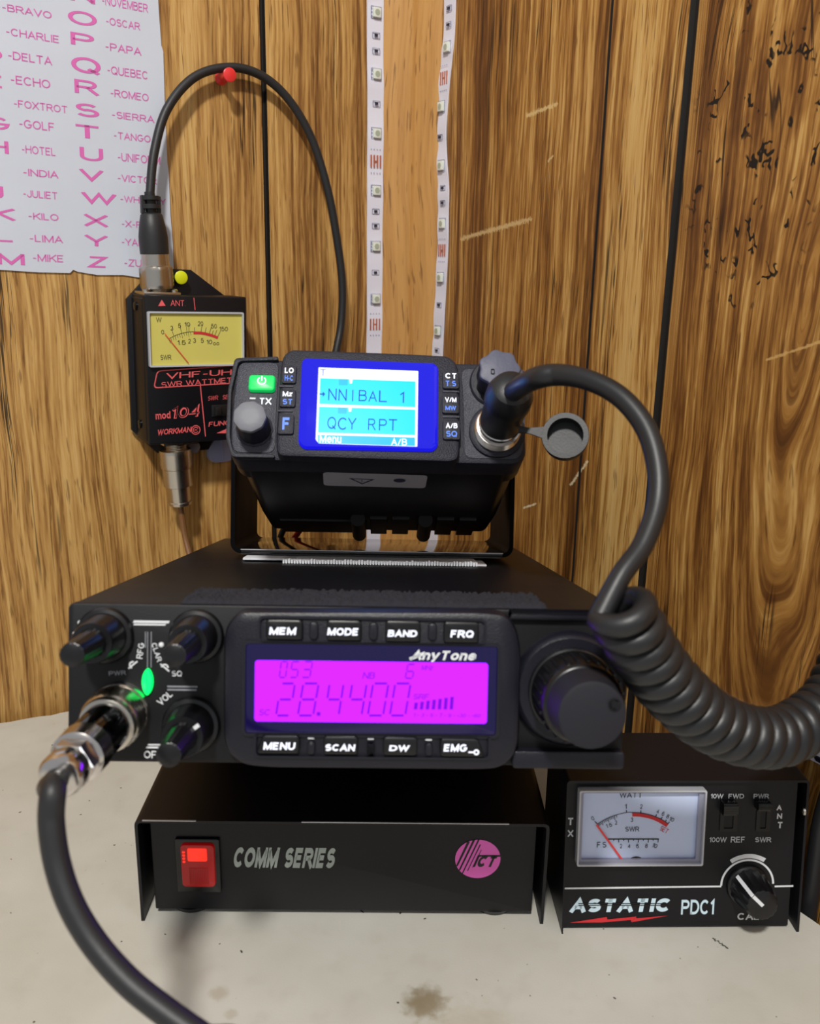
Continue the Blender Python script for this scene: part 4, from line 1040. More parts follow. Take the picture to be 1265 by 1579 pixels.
bm = BM(); ptext(bm, FRD, 'AnyTone', *c6(790, 234), *c6(1078, 290), YD-.0003, bold=.03, shear=.3)
bm.quadline(FRD.p(*c6(782, 277), YD-.0003), FRD.p(*c6(850, 250), YD-.0003), .0012, YD-.0003); build('brand_lettering', bm, 'white_print', dp)
# keys
yk = YB-.0026
for t, kx0, ky0, kx1, ky1, tx0, ty0, tx1, ty1, off in (
        ('MEM', 143, 103, 306, 192, 160, 136, 278, 172, 0), ('MODE', 413, 106, 567, 196, 418, 139, 552, 175, 0), ('BAND', 674, 108, 830, 202, 686, 144, 816, 180, 0), ('FRQ', 933, 113, 1090, 206, 964, 149, 1066, 184, 0),
        ('MENU', 128, 616, 292, 697, 134, 646, 274, 682, -1), ('SCAN', 399, 620, 552, 702, 408, 650, 540, 686, 0), ('DW', 664, 624, 816, 706, 692, 654, 782, 690, 0), ('EMG', 918, 630, 1085, 712, 934, 654, 1038, 690, 1)):
    x0, x1, z0, z1 = FRD.box(*c6(kx0, ky0), *c6(kx1, ky1), yk)
    p4 = [(x0-(.0022 if off < 0 else 0), z0), (x1+(.0026 if off > 0 else 0), z0), (x1, z1), (x0, z1)]
    bm = BM(); bm.prism(roundpoly(p4, .0014, 4), yk, YB+.001, .0009); k_ = build('button', bm, 'knob_rubber', rd, f'{t} button')
    bm = BM(); ptext(bm, FRD, t, *c6(tx0, ty0), *c6(tx1, ty1), yk-.0002, bold=.035, shear=.12)
    if t == 'EMG':
        a = FRD.p(*c6(1042, 690), yk-.0002); b_ = FRD.p(*c6(1066, 690), yk-.0002); bm.quadline(a, b_, .0006, yk-.0002); bm.arcband(b_[0]+.001, b_[1], .0005, .0011, 0, 2*pi, yk-.0002)
    build('lettering', bm, 'key_print', k_)
# trays around the keys and bumps between them
for (a, b_, c, d) in ((110, 92, 1122, 212), (92, 606, 1140, 718)):
    x0, x1, z0, z1 = FRD.box(*c6(a, b_), *c6(c, d), YB-.0006)
    bm = BM(); bm.frame(rrect(x0, x1, z0, z1, .002), rrect(x0+.0008, x1-.0008, z0+.0008, z1-.0008, .0016), YB-.0012, YB+.0005); build('key_tray', bm, 'radio_plastic', rd)
for a, b_, c, d in ((336, 112, 376, 188), (601, 115, 641, 190), (863, 118, 903, 192), (328, 640, 362, 700), (593, 644, 625, 704), (850, 648, 884, 706)):
    x0, x1, z0, z1 = FRD.box(*c6(a, b_), *c6(c, d), YB-.001); bm = BM(); bm.rr(x0, x1, z0, z1, .0014, YB-.0016, YB+.0005, .0007); build('rib', bm, 'radio_plastic', rd)
bm = BM()
for a, b_ in ((330, 628), (595, 631), (852, 635)):
    x0, x1, z0, z1 = FRD.box(*c6(a, b_-4), *c6(a+28, b_+3), YB-.0003); bm.rr(x0, x1, z0, z1, .0003, YB-.0004, YB)
build('tick_marks', bm, 'white_print', rd)
# left panel lettering
yt = -.0003
c5 = lambda x, y: (50+x/3.614, 880+y/3.614)
bm = BM()
def rtext(bm, t, x, y, w, h, ang, bold=.015):
    u, v = c5(x, y); cx, cz = FRD.p(u, v, yt); W_ = w/3.614*.00027; H_ = h/3.614*.00026; bm.text(t, cx-W_/2, cx+W_/2, cz-H_/2, cz+H_/2, yt, bold, 0, ang)
rtext(bm, 'RFG', 603, 446, 82, 34, radians(82)); rtext(bm, 'CLAR', 694, 455, 100, 32, radians(-72)); rtext(bm, 'SQ', 806, 574, 52, 32, 0); rtext(bm, 'VOL', 738, 712, 84, 42, radians(42)); rtext(bm, 'OFF', 672, 1025, 92, 40, 0)
rtext(bm, '\u2190', 560, 524, 1, 1, 0) if False else None
for x, y, a in ((560, 525, 40), (738, 540, -40)):
    u, v = c5(x, y); cx, cz = FRD.p(u, v, yt); an = radians(a); r1 = .0022
    bm.quadline((cx-cos(an)*r1, cz-sin(an)*r1), (cx+cos(an)*r1, cz+sin(an)*r1), .0006, yt); bm.arcband(cx, cz, .0009, .0015, an+.6, an+pi-.6+1.2, yt, 10)
for (xa, ya, xb, yb) in ((560, 278, 760, 292), (562, 296, 740, 305), (640, 966, 716, 974), (632, 980, 716, 990)):
    u0, v0 = c5(xa, ya); u1, v1 = c5(xb, yb); x0, x1, z0, z1 = FRD.box(u0, v0, u1, v1, yt); bm.flat([(x0, z0), (x1, z0), (x1+.0004, z1), (x0+.0004, z1)], yt)
build('panel_lettering', bm, 'white_print', rd)
bm = BM(); rtext(bm, 'PWR', 474, 570, 88, 30, radians(4))
for (xa, ya, xb, yb) in ((752, 642, 920, 650), (752, 660, 915, 668), (628, 340, 632, 430), (660, 340, 664, 540), (640, 340, 644, 540)):
    u0, v0 = c5(xa, ya); u1, v1 = c5(xb, yb); x0, x1, z0, z1 = FRD.box(u0, v0, u1, v1, yt); bm.flat([(x0, z0), (x1, z0), (x1, z1), (x0, z1)], yt)
build('fine_lettering', bm, mat('dim_print', (150, 152, 160), .6), rd)
x0, x1, z0, z1 = FRD.box(219, 1031, 236, 1072, -.001)
bm = BM(); lens = [((x0+x1)/2+(x1-x0)/2*cos(t)*(abs(cos(t))**.3), (z0+z1)/2+(z1-z0)/2*sin(t)) for t in [2*pi*k/32 for k in range(32)]]
bm.prism(lens, -.0022, .001, .0008); build('indicator_lamp', bm, 'lamp_green', rd, 'glowing green lens')
# dual knobs
def dual_knob(u, v, r0, Lb=.017, Lt=.038, pointer=None):
    cx, cz = FRD.p(u, v, 0); b = (cx, 0, cz); R0 = r0*.00024
    bm = BM(); bm.lathe([(0, R0), (.0018, R0), (.0028, R0*.95), (.0032, R0*.82), (.0036, R0*.80), (Lb-.001, R0*.72), (Lb, R0*.68)], b, n=64); k = build('outer_knob', bm, 'knob_rubber', rd)
    bm = BM(); bm.lathe([(Lb, R0*.50), (Lb+.0004, R0*.50), (Lb+.001, R0*.47), (Lt-.0012, R0*.40), (Lt-.0003, R0*.385), (Lt, R0*.34)], b, n=64, lobes=(14, .02)); k2 = build('inner_knob', bm, 'knob_rubber', k)
    return cx, cz, R0, k
dual_knob(163, 979, 45); dual_knob(304, 980, 43)
cx, cz, R0, k = dual_knob(296, 1117, 46)
bm = BM(); an = radians(38); bm.quadline((cx+cos(an)*R0*.40, cz+sin(an)*R0*.40), (cx+cos(an)*R0*.70, cz+sin(an)*R0*.70), .0015, -.0172); build('pointer', bm, 'white_print', k)
for (u, v) in ((112, 962), (104, 979), (249, 994), (285, 965)):
    x, z = FRD.p(u, v, -.0152) if u > 200 else FRD.p(u+8, v, -.003)
    bm = BM(); bm.lathe([(0, .0009), (.0006, .0009), (.0009, .0004)], (x, 0 if u < 200 else -.0150, z), n=12); build('position_dot', bm, 'white_print', rd)
# tuning knob
cx, cz = FRD.p(879, 1062, -.002); b = (cx, 0, cz); R0 = 88*.000237
bm = BM(); bm.lathe([(-.001, R0*1.08), (.0025, R0*1.06), (.0042, R0), (.0048, R0*.96)], b, n=72); build('tuning_ring', bm, 'radio_plastic', rd)
R1 = R0*.80
bm = BM(); bm.lathe([(.004, R1), (.008, R1), (.0085, R1*.96), (.0095, R1*.95), (.010, R1*.93), (.024, R1*.90), (.0255, R1*.86), (.0262, R1*.80)], b, n=72)
for i in range(26):
    t = 2*pi*i/26; bm.lathe([(.0102, .0006), (.0238, .0006)], (cx+cos(t)*R1*.925, 0, cz+sin(t)*R1*.925), n=6)
tk = build('tuning_knob', bm, 'knob_rubber', rd)
bm = BM(); bm.lathe([(.0255, R1*.80), (.0385, R1*.73), (.0398, R1*.70), (.0402, R1*.62), (.04025, .001)], b, n=72); build('knob_cap', bm, 'dark_face', tk)
bm = BM(); dx, dz = R1*.45, R1*.23; bm.lathe([(.0402, .0022), (.0408, .0022), (.0408, .0018), (.0403, .0013)], (cx+dx, 0, cz+dz), n=24); build('finger_dimple', bm, 'black_gloss', tk)

# microphone plug in the transceiver's socket and its cord
cx, cz = FRD.p(184, 1098, 0); b = (cx, 0, cz); R0 = 46*.00024
bm = BM(); bm.lathe([(0, R0*1.08), (.001, R0*1.08), (.0022, R0*1.02)], b, n=48); build('mic_socket', bm, 'chrome', rd)
mp = thing('microphone_plug', 'chrome screw plug with thick black cord at lower left of transceiver', 'plug', FRD)
ax = Vector((-.07, -1, -.13)).normalized(); b = Vector((cx, -.0015, cz))
pr = [(0, R0*.9), (.0005, R0)]+[(.0006+.009*k/12, R0) for k in range(13)]+[(.0100, R0*.97), (.011, R0*.97), (.0125, R0*.94), (.013, R0*.86)]
bm = BM(); bm.lathe(pr, b, ax, 56, knurl=(.001, .0092, .0005)); build('coupling_ring', bm, 'nickel', mp)
bm = BM(); bm.lathe([(.0128, R0*.82), (.030, R0*.80), (.0305, R0*.78)], b, ax, 56); build('barrel', bm, mat('dark_chrome', (90, 90, 92), .1, 1), mp)
bm = BM(); bm.lathe([(.0300, R0*.80), (.0308, R0*.86), (.039, R0*.84), (.0396, R0*.76), (.040, R0*.62)], b, ax, 56); build('collar', bm, 'chrome', mp)
bm = BM(); bm.lathe([(.040, R0*.70), (.0405, R0*.76), (.0455, R0*.76), (.046, R0*.70)], b, ax, 6); bm.lathe([(.0445, R0*.64), (.049, R0*.68), (.052, R0*.68), (.0535, R0*.60), (.054, R0*.5)], b, ax, 48); build('clamp_nut', bm, 'chrome', mp)
s0 = FRD.W @ (b+ax*.046)
cz_ = (s0-CP).dot(FW)
s1 = FRD.W @ (b+ax*.060)
path = [tuple(s0), tuple(s1), tuple(P(82, 1215, .272)), tuple(P(79, 1265, .270)), tuple(P(88, 1330, .269)), tuple(P(110, 1395, .267)), tuple(P(146, 1455, .265)), tuple(P(196, 1512, .262)), tuple(P(250, 1556, .259)), tuple(P(312, 1600, .256)), tuple(P(390, 1650, .254)), (-.03, .16, .06), (.0, .12, .022), (.04, .08, .0045), (.10, .02, .0042), (.16, -.04, .0042)]
bm = BM(); bm.tube([FRD.loc(Vector(p)) for p in catmull(path, 12)], .0039, 18); build('cord', bm, 'cable_rubber', mp)

# black hook-and-loop patch on the front of the top
y0 = FRD.hit(560, 893, 2, RH)[1]; xl = FRD.hit(305, 915, 2, RH)[0]; xr = FRD.hit(826, 925, 2, RH)[0]
bm = BM(); NX, NY = 150, 26; gv = []
for j in range(NY+1):
    row = []
    for i in range(NX+1):
        x = xl+(xr-xl)*i/NX+random.uniform(-.0003, .0003); y = .001+(.034-.001)*j/NY+random.uniform(-.0003, .0003)
        e = min(i, NX-i, j, NY-j); row.append(bm.v((x, y, RH+.0004+(random.uniform(.0006, .0026) if e > 0 else 0))))
    gv.append(row)
for j in range(NY):
    for i in range(NX): bm.f((gv[j][i], gv[j][i+1], gv[j+1][i+1], gv[j+1][i]))
build('fuzzy_patch', bm, 'fuzzy_black', rd, 'fuzzy black loop tape', smooth=180)

# ================================================================ SMALL RADIO, BRACKET, TAPE
Ytop = RH
# white hook tape between bracket and transceiver
tape = thing('hook_tape', 'white hook tape strips squeezed under the small radio bracket', 'tape', FRD)
def top(u, v, h): return FRD.hit(u, v, 2, RH+h)
a = top(372, 857, .0012); b_ = top(772, 864, .0012)
bm = BM(); bm.box((a.x, a.y-.002, RH+.0022), (b_.x, a.y+.05, RH+.0032), .0003); build('adhesive_strip', bm, 'tape_silver', tape)
a = top(436, 868, .0003); b_ = top(736, 872, .0003)
bm = BM(); y0 = a.y; bm.box((a.x, y0, RH+.0003), (b_.x, y0+.035, RH+.0022), .0003)
nx = 70
for k in range(nx):
    x = a.x+(b_.x-a.x)*(k+.5)/nx; bm.box((x-.0005, y0-.0022-random.uniform(0, .0008), RH+.0003), (x+.0004, y0+.001, RH+.0018+random.uniform(0, .0012)))
build('hook_strip', bm, 'hook_white', tape)
a = top(372, 866, .0006); bm = BM(); bm.box((a.x, a.y+.006, RH+.0010), (a.x+.03, a.y+.04, RH+.0022), .0003); build('loop_strip', bm, 'hook_white', tape); bm = BM(); a2 = top(752, 874, .0003); bm.box((a2.x-.02, a2.y+.004, RH+.0001), (a2.x, a2.y+.035, RH+.001), .0003); build('loop_strip', bm, 'hook_white', tape)

MT_ = radians(32)
FM = Frame((-.01596, .42415867, .22960), rot(radians(1.43), MT_, radians(.164)))
MW, MH, ML = .0715, .0537, .125
bzb = RH+.0034
# U bracket on the transceiver's top
bf = top(357, 853, .0034); br = top(793, 861, .0034)
yf = (bf.y+br.y)/2; xL, xR = bf.x, br.x; xL = -.0675; xR = .0800
bf_ = FRD.hit(357, 852, 2, bzb); br_ = FRD.hit(793, 861, 2, bzb); xL, xR, yf = bf_.x, br_.x, (bf_.y+br_.y)/2
yb = yf+.095
brk = thing('radio_bracket', 'glossy black U bracket holding the small radio on the transceiver top', 'bracket', FRD)
AH = .074
def ubr(x0, x1, zb, zt, t, r):
    o = roundpoly([(x0, zt), (x0, zb), (x1, zb), (x1, zt)], [.0002, r, r, .0002], 6)
    i_ = roundpoly([(x0+t, zt), (x0+t, zb+t), (x1-t, zb+t), (x1-t, zt)], [.0002, r-t, r-t, .0002], 6); return o, i_
TB = .0024
def lprof(sg, x):      # arm: vertical plate with a rounded foot
    o_ = [(x, bzb+AH), (x, bzb+.0062)]+[(x+sg*.0062*(1-cos(t)), bzb+.0062*(1-sin(t))) for t in [pi/2*k/6 for k in range(1, 7)]]
    r_ = .0062-TB
    i2 = [(x+sg*(.0062-r_*sin(t)), bzb+.0062-r_*cos(t)) for t in [pi/2*k/6 for k in range(0, 6)]]+[(x+sg*TB, bzb+.0062), (x+sg*TB, bzb+AH)]
    return o_+i2
bm = BM(); bm.box((xL+.0062, yf, bzb), (xR-.0062, yb, bzb+TB), .0003); build('base_plate', bm, 'black_mirror', brk)
bm = BM(); bm.box((xL+.006, yf-.0003, bzb+TB-.0003), (xR-.006, yf+.0004, bzb+TB+.0002)); build('wear_glint_edge', bm, 'wear_glint_metal', brk, 'painted highlight along the front edge')  # pale strip stands in for the highlight on the plate's front edge
for sg, x in ((1, xL), (-1, xR)):
    q = lprof(sg, x); q = q[::-1] if sg > 0 else q
    bm = BM(); bm.prism(q[::-1] if False else q, yf, yb, 0); build('arm', bm, 'arm_black', brk)
for x, s_ in ((xL, -1), (xR, 1)):
    for y in (yf+.028, yf+.052):
        bm = BM(); bm.lathe([(0, .0045), (.0022, .0045), (.003, .0036)], (x, y, bzb+AH-.014), (s_, 0, 0), 24); build('thumb_screw', bm, 'black_satin', brk)

mr = thing('mobile_radio', 'small black mobile radio with bright cyan screen tilted up in its bracket', 'radio', FM)
# body with chamfered lower corners
BW = .0726
prof = [(-BW, .049), (-BW, .013), (-BW+.0085, .0), (BW-.0085, .0), (BW, .013), (BW, .049)]
bm = BM(); bm.prism(roundpoly(prof, .003, 3), .010, ML, .001); body = build('body', bm, 'mini_body', mr)
bm = BM()
for k in range(9):
    x = -.052+k*.013
    if k in (3, 6): bm.lathe([(0, .0042), (.034, .0042)], (x+.001, ML-.032, -.0025), (0, 1, 0), 20)
    elif k < 3: 
        if k == 0: bm.box((-.058, ML-.022, -.0012), (-.014, ML+.003, .001), .0004)
    else: bm.box((x-.0052, ML-.03, -.0018), (x+.0046, ML+.003, .001), .0004)
build('cooling_fins', bm, 'mini_body', mr)
x0, z0 = FM.p(352, 706); x1 = -x0
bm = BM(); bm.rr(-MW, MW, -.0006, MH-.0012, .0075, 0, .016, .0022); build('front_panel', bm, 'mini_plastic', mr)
# tapered shroud behind the front panel
bm = BM(); A = [bm.v((x, .015, z)) for x, z in rrect(-MW+.001, MW-.001, .0004, MH-.002, .007)]; B = [bm.v((x, .030, z)) for x, z in rrect(-BW, BW, .0006, .0495, .009)]
n = len(A)
for i in range(n): bm.f((A[(i+1) % n], A[i], B[i], B[(i+1) % n]))
bm.f(A); bm.f(B[::-1]); build('shroud', bm, 'mini_body', mr)
c3 = lambda x, y: (330+x/3.614, 520+y/3.614)
c4 = lambda x, y: (620+x/3.614, 520+y/3.614)
# side insets with raised rims
for pts in ([c3(140, 138), c3(120, 300), c3(100, 470), c3(104, 640), c3(338, 645), c3(348, 400), c3(362, 140)], [c4(330, 175), c4(345, 400), c4(348, 672), c4(640, 680), c4(672, 640), c4(690, 420), c4(690, 175)]):
    q = [FM.p(u, v, -.0006) for u, v in pts]; q = q if sum((a[0]*b[1]-b[0]*a[1]) for a, b in zip(q, q[1:]+q[:1])) > 0 else q[::-1]
    bm = BM(); bm.prism(roundpoly(q, .004, 4), -.0005, .001, .0003); build('side_inset', bm, 'mini_inset', mr)
for pts in ([c3(118, 120), c3(80, 300), c3(68, 560), c3(100, 672), c3(340, 676), c3(338, 655), c3(112, 650), c3(92, 560), c3(100, 300), c3(140, 138), c3(360, 132), c3(360, 112)],):
    q = [FM.p(u, v, -.001) for u, v in pts]; q = q if sum((a[0]*b[1]-b[0]*a[1]) for a, b in zip(q, q[1:]+q[:1])) > 0 else q[::-1]
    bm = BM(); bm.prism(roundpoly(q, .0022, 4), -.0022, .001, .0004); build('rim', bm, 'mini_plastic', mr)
# centre block
YC = -.0055
pts = [c3(385, 95), c3(372, 160), c3(345, 560), c3(350, 640), c3(375, 662), c4(270, 694), c4(312, 680), c4(322, 640), c4(322, 200), c4(300, 130), c4(255, 98), c4(0, 85), c3(430, 62)]
q = [FM.p(u, v, YC) for u, v in pts]
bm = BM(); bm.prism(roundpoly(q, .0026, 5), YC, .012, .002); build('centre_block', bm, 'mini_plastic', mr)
q = [FM.p(u, v, YC-.001) for u, v in (c3(492, 118), c3(470, 590), c3(500, 622), c4(170, 636), c4(200, 610), c4(202, 170), c4(180, 148))]
YS = YC-.0034
bm = BM(); bm.prism(roundpoly(q, .003, 5), YS, YC+.001, .0024); win = build('display_window', bm, 'lcd_border', mr, 'blue glowing glass around the screen')  # raised with a glowing rim, shaped to throw blue light on the bezel
def quadp(pts, y): return [FM.p(*c, y) for c in pts]
cq = lambda x, y: (480+x/7.028, 555+y/7.028)
yl = YS-.0003
bm = BM(); bm.prism(roundpoly(quadp([cq(80, 80), cq(48, 860), cq(80, 902), cq(1152, 936), cq(1162, 120)], yl), .0004, 2), yl, YS+.0003); build('screen', bm, 'lcd_white', win, 'bright white screen')
bm = BM()
bm.flat(quadp([cq(100, 198), cq(90, 476), cq(1130, 512), cq(1132, 234)], yl-.0002), yl-.0002)
bm.flat(quadp([cq(88, 508), cq(76, 786), cq(1126, 814), cq(1129, 540)], yl-.0002), yl-.0002)
build('screen_field', bm, 'lcd_cyan', win, 'cyan channel rows')
bm = BM(); bm.flat(quadp([cq(72, 812), cq(74, 900), cq(1125, 934), cq(1126, 842)], yl-.0002), yl-.0002)
bm.flat(quadp([cq(302, 210), cq(300, 272), cq(395, 274), cq(396, 212)], yl-.0003), yl-.0003); bm.flat(quadp([cq(292, 516), cq(290, 578), cq(385, 582), cq(386, 520)], yl-.0003), yl-.0003)
build('screen_bar', bm, 'lcd_teal', win)
yi = yl-.0005
bm = BM()
def lt(t, x0, y0, x1, y1, **k):
    a = FM.box(*cq(x0, y0), *cq(x1, y1), yi); bm.text(t, *a, yi, ang=radians(-.6), **k)
for ch, x0, y0, x1, y1 in (('N', 186, 310, 276, 436), ('N', 298, 316, 386, 442), ('B', 516, 326, 604, 446), ('A', 622, 330, 714, 452), ('L', 736, 332, 822, 456), ('1', 962, 340, 1008, 464),
                           ('Q', 176, 616, 270, 752), ('C', 290, 624, 382, 756), ('Y', 398, 626, 490, 752), ('R', 618, 636, 700, 762), ('P', 736, 640, 820, 764), ('T', 842, 642, 930, 766)): lt(ch, x0, y0, x1, y1, bold=-.004)
lt('I', 445, 324, 456, 446)
bm.flat(quadp([cq(92, 362), cq(92, 376), cq(126, 378), cq(126, 398), cq(152, 370), cq(126, 342), cq(126, 362)], yi), yi)
lt('T', 98, 100, 160, 170, bold=-.01)
build('screen_lettering', bm, 'lcd_ink', win, 'blue NNIBAL 1 and QCY RPT lettering')
bm = BM(); lt('Menu', 92, 812, 328, 906, bold=.02); lt('A/B', 866, 842, 1040, 930, bold=.015)
for x, y in ((412, 204), (402, 510)): bm.flat(quadp([cq(x, y), cq(x+4, y+52), cq(x+32, y+52), cq(x+40, y+2)], yi), yi)
build('screen_footer', bm, 'lcd_white', win, 'white Menu and A/B lettering')
# keys
YK = YC-.0014
for (f_, kx0, ky0, kx1, ky1, t1, t2) in ((c3, 378, 158, 460, 256, 'LO', 'H-C'), (c3, 366, 290, 456, 388, 'Mz', 'ST'), (c3, 356, 428, 446, 540, 'F', None), (c4, 226, 188, 320, 286, 'CT', 'T.S'), (c4, 224, 322, 320, 424, 'V/M', 'MW'), (c4, 228, 462, 326, 570, 'A/B', 'SQ')):
    x0, x1, z0, z1 = FM.box(*f_(kx0, ky0), *f_(kx1, ky1), YK)
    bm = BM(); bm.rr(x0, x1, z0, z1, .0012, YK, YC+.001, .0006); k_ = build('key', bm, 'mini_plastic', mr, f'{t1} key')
    bm = BM()
    if t2: bm.text(t1, x0+.0014, x1-.0014, (z0+z1)/2+.0006, z1-.0012, YK-.0002, .03)
    else: bm.text(t1, x0+.0022, x1-.0022, z0+.0022, z1-.0018, YK-.0002, .03)
    build('lettering', bm, 'key_print' if t2 else 'key_blue', k_)
    if t2: bm = BM(); bm.text(t2, x0+.0016, x1-.0016, z0+.0012, (z0+z1)/2-.0006, YK-.0002, .02); build('lettering', bm, 'key_blue', k_, 'blue second function lettering')
bm = BM()
for f_, xa, xb, y in ((c3, 362, 442, 275), (c3, 355, 440, 412), (c4, 228, 318, 304), (c4, 226, 322, 445)):
    x0, x1, z0, z1 = FM.box(*f_(xa, y-5), *f_(xb, y+5), YC); bm = BM(); bm.rr(x0, x1, z0, z1, .0003, YC-.0006, YC+.0005, .0002); build('key_divider', bm, 'mini_inset', mr)
x0, x1, z0, z1 = FM.box(*c3(194, 212), *c3(342, 302), -.002)
bm = BM(); bm.rr(x0, x1, z0, z1, .0018, -.0032, .0005, .0012); pk = build('power_key', bm, 'key_green', mr, 'lit green power key')
cx, cz = (x0+x1)/2, (z0+z1)/2+.0008
bm = BM(); bm.arcband(cx, cz, .0016, .0022, radians(125), radians(415), -.0034); bm.quadline((cx, cz), (cx, cz+.0024), .0007, -.0034); build('power_symbol', bm, 'key_print', pk)
bm = BM(); ptext(bm, FM, 'TX', *c3(256, 336), *c3(322, 376), -.0008, bold=.02); build('lettering', bm, 'key_print', mr); bm = BM(); x0, x1, z0, z1 = FM.box(*c3(200, 336), *c3(232, 345), -.0008); bm.flat([(x0, z0), (x1, z0), (x1, z1), (x0, z1)], -.0008); build('indicator_mark', bm, 'white_print', mr)
# left knob
cx, cz = FM.p(393, 663, 0); b = (cx, 0, cz)
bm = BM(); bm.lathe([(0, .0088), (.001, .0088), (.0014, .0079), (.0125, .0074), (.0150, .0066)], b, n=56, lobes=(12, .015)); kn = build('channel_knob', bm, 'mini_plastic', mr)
bm = BM(); bm.lathe([(.0148, .0074), (.0158, .0076), (.0172, .0074), (.0180, .0062), (.0183, .003)], b, n=56, lobes=(9, .02)); build('knob_face', bm, 'grey_rubber', kn, 'grey knob face')
# right lobed knob
cx, cz = FM.p(764, 592, 0); b = (cx, 0, cz)
bm = BM(); bm.lathe([(0, .0128), (.0012, .0128), (.002, .0120), (.0022, .0098)], b, n=64)
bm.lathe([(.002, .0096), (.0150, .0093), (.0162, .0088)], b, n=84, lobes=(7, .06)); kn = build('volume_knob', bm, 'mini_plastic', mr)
bm = BM(); bm.lathe([(.0155, .0096), (.0165, .0097), (.0174, .0093), (.0177, .0085)], b, n=84, lobes=(7, .06)); kf = build('knob_face', bm, 'lobed_face', kn, 'lobed grey-blue knob face')
bm = BM(); bm.frame(rrect(cx-.0042, cx-.0024, cz-.0032, cz-.0005, .0003, 1), rrect(cx-.0038, cx-.0028, cz-.0028, cz-.0009, .0003, 1), -.0182, -.0176); build('pointer', bm, 'black_gloss', kf)
# socket
sx, sz = FM.p(767, 664, -.002); b = (sx, 0, sz)
bm = BM(); bm.lathe([(0, .0136), (.0022, .0136), (.0028, .0126), (.003, .011)], b, n=56); build('socket_boot', bm, 'mini_plastic', mr)
bm = BM(); pr = [(.002, .0112)]
for k in range(5): pr += [(.0022+k*.0012, .0112), (.0028+k*.0012, .0105)]
bm.lathe(pr+[(.0085, .0106)], b, n=56); build('socket', bm, 'chrome', mr)
# dust cap hanging on its strap
cc = FM.loc(P(872, 672, .415)); st = FM.loc(P(800, 662, .418)); nrm = (FM.loc(CP)-cc).normalized(); nrm = (nrm+Vector((0, 0, .22))).normalized()
ro, ri = .0108, .0082
bm = BM(); e1 = Vector((0, 0, 1)).cross(nrm).normalized(); e2 = nrm.cross(e1); n = 56; rings = []
for h, r in ((0, ro*.92), (.0004, ro*.95), (.0085, ro), (.009, ro*.98), (.009, ri), (.0015, ri*.98), (.0014, ri*.2)):
    rings.append([bm.v(cc+nrm*(h-.008)+(e1*cos(2*pi*i/n)+e2*sin(2*pi*i/n))*r) for i in range(n)])
for a, b_ in zip(rings, rings[1:]):
    for i in range(n): bm.f((a[i], a[(i+1) % n], b_[(i+1) % n], b_[i]))
bm.f(rings[0][::-1]); bm.f(rings[-1])
build('dust_cap', bm, 'mic_rubber', mr, 'open black rubber dust cap')
s_a = st; s_b = cc+(st-cc).normalized()*ro*.95
d_ = (s_b-s_a).normalized(); up_ = nrm.cross(d_).normalized()
bm = BM()
secs = []
for k in range(9):
    t = k/8; c_ = s_a.lerp(s_b, t); w = .0013+.0014*abs(t-.35)**1.6*2; secs.append([bm.v(c_+up_*w+nrm*.0008), bm.v(c_-up_*w+nrm*.0008), bm.v(c_-up_*w-nrm*.0008), bm.v(c_+up_*w-nrm*.0008)])
for a, b_ in zip(secs, secs[1:]):
    for i in range(4): bm.f((a[i], a[(i+1) % 4], b_[(i+1) % 4], b_[i]))
bm.f(secs[0][::-1]); bm.f(secs[-1]); build('cap_strap', bm, 'mic_rubber', mr)
# rating label on the underside
def und(u, v, z=-.0003): q = FM.hit(u, v, 2, z); return q
q4 = [und(*c3(608, 752)), und(*c3(612, 826)), und(*c3(1178, 842)), und(*c3(1192, 770))]
bm = BM(); rp = roundpoly([(p.x, p.y) for p in q4], .003, 5); bm.f([bm.v((x, y, -.0003)) for x, y in rp]); lb = build('rating_label', bm, 'label_grey', mr, 'grey rating label on the underside')
bm = BM()
def ul_(x, y): p = und(*c3(x, y), -.0005); return (p.x, p.y)
def uq(pts): bm.f([bm.v((x, y, -.0005)) for x, y in pts])
tri = [ul_(752, 786), ul_(896, 793), ul_(826, 820)]; tri2 = [ul_(772, 790), ul_(876, 795), ul_(826, 815)]
A = [bm.v((x, y, -.0005)) for x, y in tri]; B = [bm.v((x, y, -.0005)) for x, y in tri2]
for i in range(3): bm.f((A[i], A[(i+1) % 3], B[(i+1) % 3], B[i]))
uq([ul_(822, 796), ul_(828, 796), ul_(827, 808), ul_(824, 808)])
cpt = ul_(1035, 799); uq([(cpt[0]+.0031*cos(2*pi*k/24), cpt[1]+.0031*sin(2*pi*k/24)) for k in range(24)])
build('label_marks', bm, 'label_ink', lb)

# ================================================================ COILED MICROPHONE CORD
cc_ = thing('coiled_cord', 'thick black coiled microphone cord looping down right of both radios', 'cable', Matrix.Identity(4))
sb = FM.W @ Vector((sx, -.007, sz))
axm = (FM.M @ Vector((.06, -1, .13))).normalized()
bm = BM(); bm.lathe([(0, .0098), (.0008, .0102), (.0042, .0102), (.0048, .0094)], sb, axm, 48); build('plug_ring', bm, 'chrome', cc_)
bm = BM(); bm.lathe([(.0035, .0090), (.0045, .0097), (.021, .0100), (.024, .0108), (.030, .0106), (.035, .0088), (.0375, .005)], sb, axm, 48); build('plug_boot', bm, 'mic_rubber', cc_)
s0 = sb+axm*.030
straight = [tuple(s0)+(.0045,)]
for u, v, Z, r in ((822, 585, .366, .0046), (862, 578, .357, .0044), (910, 587, .348, .0041), (958, 613, .340, .0040), (996, 660, .333, .0040), (1014, 720, .327, .0040), (1013, 780, .322, .0039), (992, 840, .316, .0038), (958, 888, .311, .0037)):
    straight.append(tuple(P(u, v, Z))+(r,))
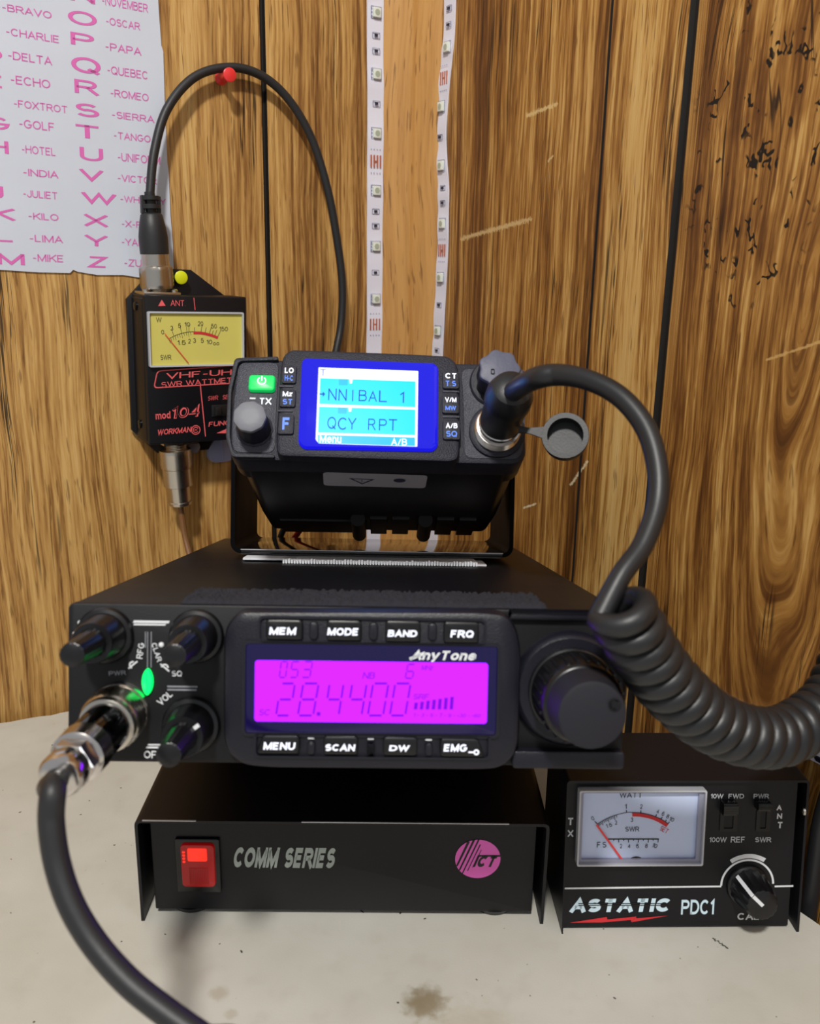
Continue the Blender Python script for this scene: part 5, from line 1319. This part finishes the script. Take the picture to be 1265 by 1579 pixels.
axis = [P(952, 930, .307), P(970, 962, .312), P(990, 998, .319), P(1015, 1034, .326), P(1050, 1074, .335), P(1097, 1112, .346), P(1150, 1134, .356), P(1200, 1136, .367), P(1245, 1114, .378), P(1280, 1082, .388), P(1305, 1030, .398), P(1318, 970, .408)]
ap = [Vector(q) for q in catmull([tuple(a) for a in axis], 40)]
cum = [0]
for a, b_ in zip(ap, ap[1:]): cum.append(cum[-1]+(b_-a).length)
TR, HR, PT = .0042, .0083, .0085
T_ = [(ap[min(i+1, len(ap)-1)]-ap[max(i-1, 0)]).normalized() for i in range(len(ap))]
U_ = []; u_ = (CP-ap[0]); u_ = (u_-T_[0]*u_.dot(T_[0])).normalized()
for i in range(len(ap)): u_ = (u_-T_[i]*u_.dot(T_[i])).normalized(); U_.append(u_.copy())
def at_s(s):
    for i in range(len(cum)-1):
        if cum[i+1] >= s: break
    t = (s-cum[i])/(cum[i+1]-cum[i]+1e-12); return ap[i].lerp(ap[i+1], t), T_[i], U_[i].lerp(U_[i+1], t).normalized()
coil = []; S_ = cum[-1]; turns = S_/PT; per = 26; PH = pi*.75
for k in range(int(turns*per)):
    s = k/per*PT; c, t, u = at_s(s); w = t.cross(u); ph = PH-2*pi*k/per
    coil.append(tuple(c+(u*cos(ph)+w*sin(ph))*HR)+(TR,))
sp = catmull(straight+coil[2:40:6], 10)
sp = sp[:len(sp)-0]
allp = catmull(straight+[coil[4]], 10)[:-1]+[c for c in coil[4:]]
bm = BM(); bm.tube([Vector(p[:3]) for p in allp], [p[3] for p in allp], 12); build('cord', bm, 'mic_rubber', cc_)

# black cord dropping behind the desk's right edge
ta = [wallp(FR, 1290, 1190, .012), wallp(FR, 1268, 1260, .012), wallp(FR, 1258, 1320, .011), wallp(FR, 1252, 1370, .010), wallp(FR, 1246, 1420, .010), wallp(FR, 1240, 1500, .010), wallp(FR, 1238, 1700, .010)]
bm = BM(); bm.tube(catmull([tuple(p) for p in ta], 10), .0042, 14)
tag(build('black_cable', bm, 'cable_rubber'), 'black cord dropping between the desk edge and right wall beside the power meter', 'cable')

# power leads behind the small radio, over the transceiver's rear edge
for nm, m, u0, u1, lab in (('red_lead', 'wire_red', 474, 452, 'red power lead curving down behind the small radio'), ('black_lead', 'cable_rubber', 424, 428, 'thin black lead hanging behind the left end of the small radio')):
    q0 = FRD.hit(u0, 806, 2, RH+.012); q1 = FRD.hit(u1, 829, 2, RH+.0045)
    q0 = Vector((q0.x, min(q0.y, .27), RH+.018)); q1 = Vector((q1.x, .31, RH+.004))
    ms = FRD.loc(FM.W @ Vector((-.03 if m == 'wire_red' else -.05, ML+.0015, .02)))
    pts = [tuple(ms), tuple((ms+q1)/2+Vector((0, .012, .004))), tuple(q1), (q1.x-.003, RL+.004, RH+.0005), (q1.x-.004, RL+.0075, RH-.012), (q1.x-.004, RL+.006, .012)]
    bm = BM(); bm.tube([FRD.W @ Vector(p) for p in catmull(pts, 8)], .0022, 10); tag(build(nm, bm, m), lab, 'wire')
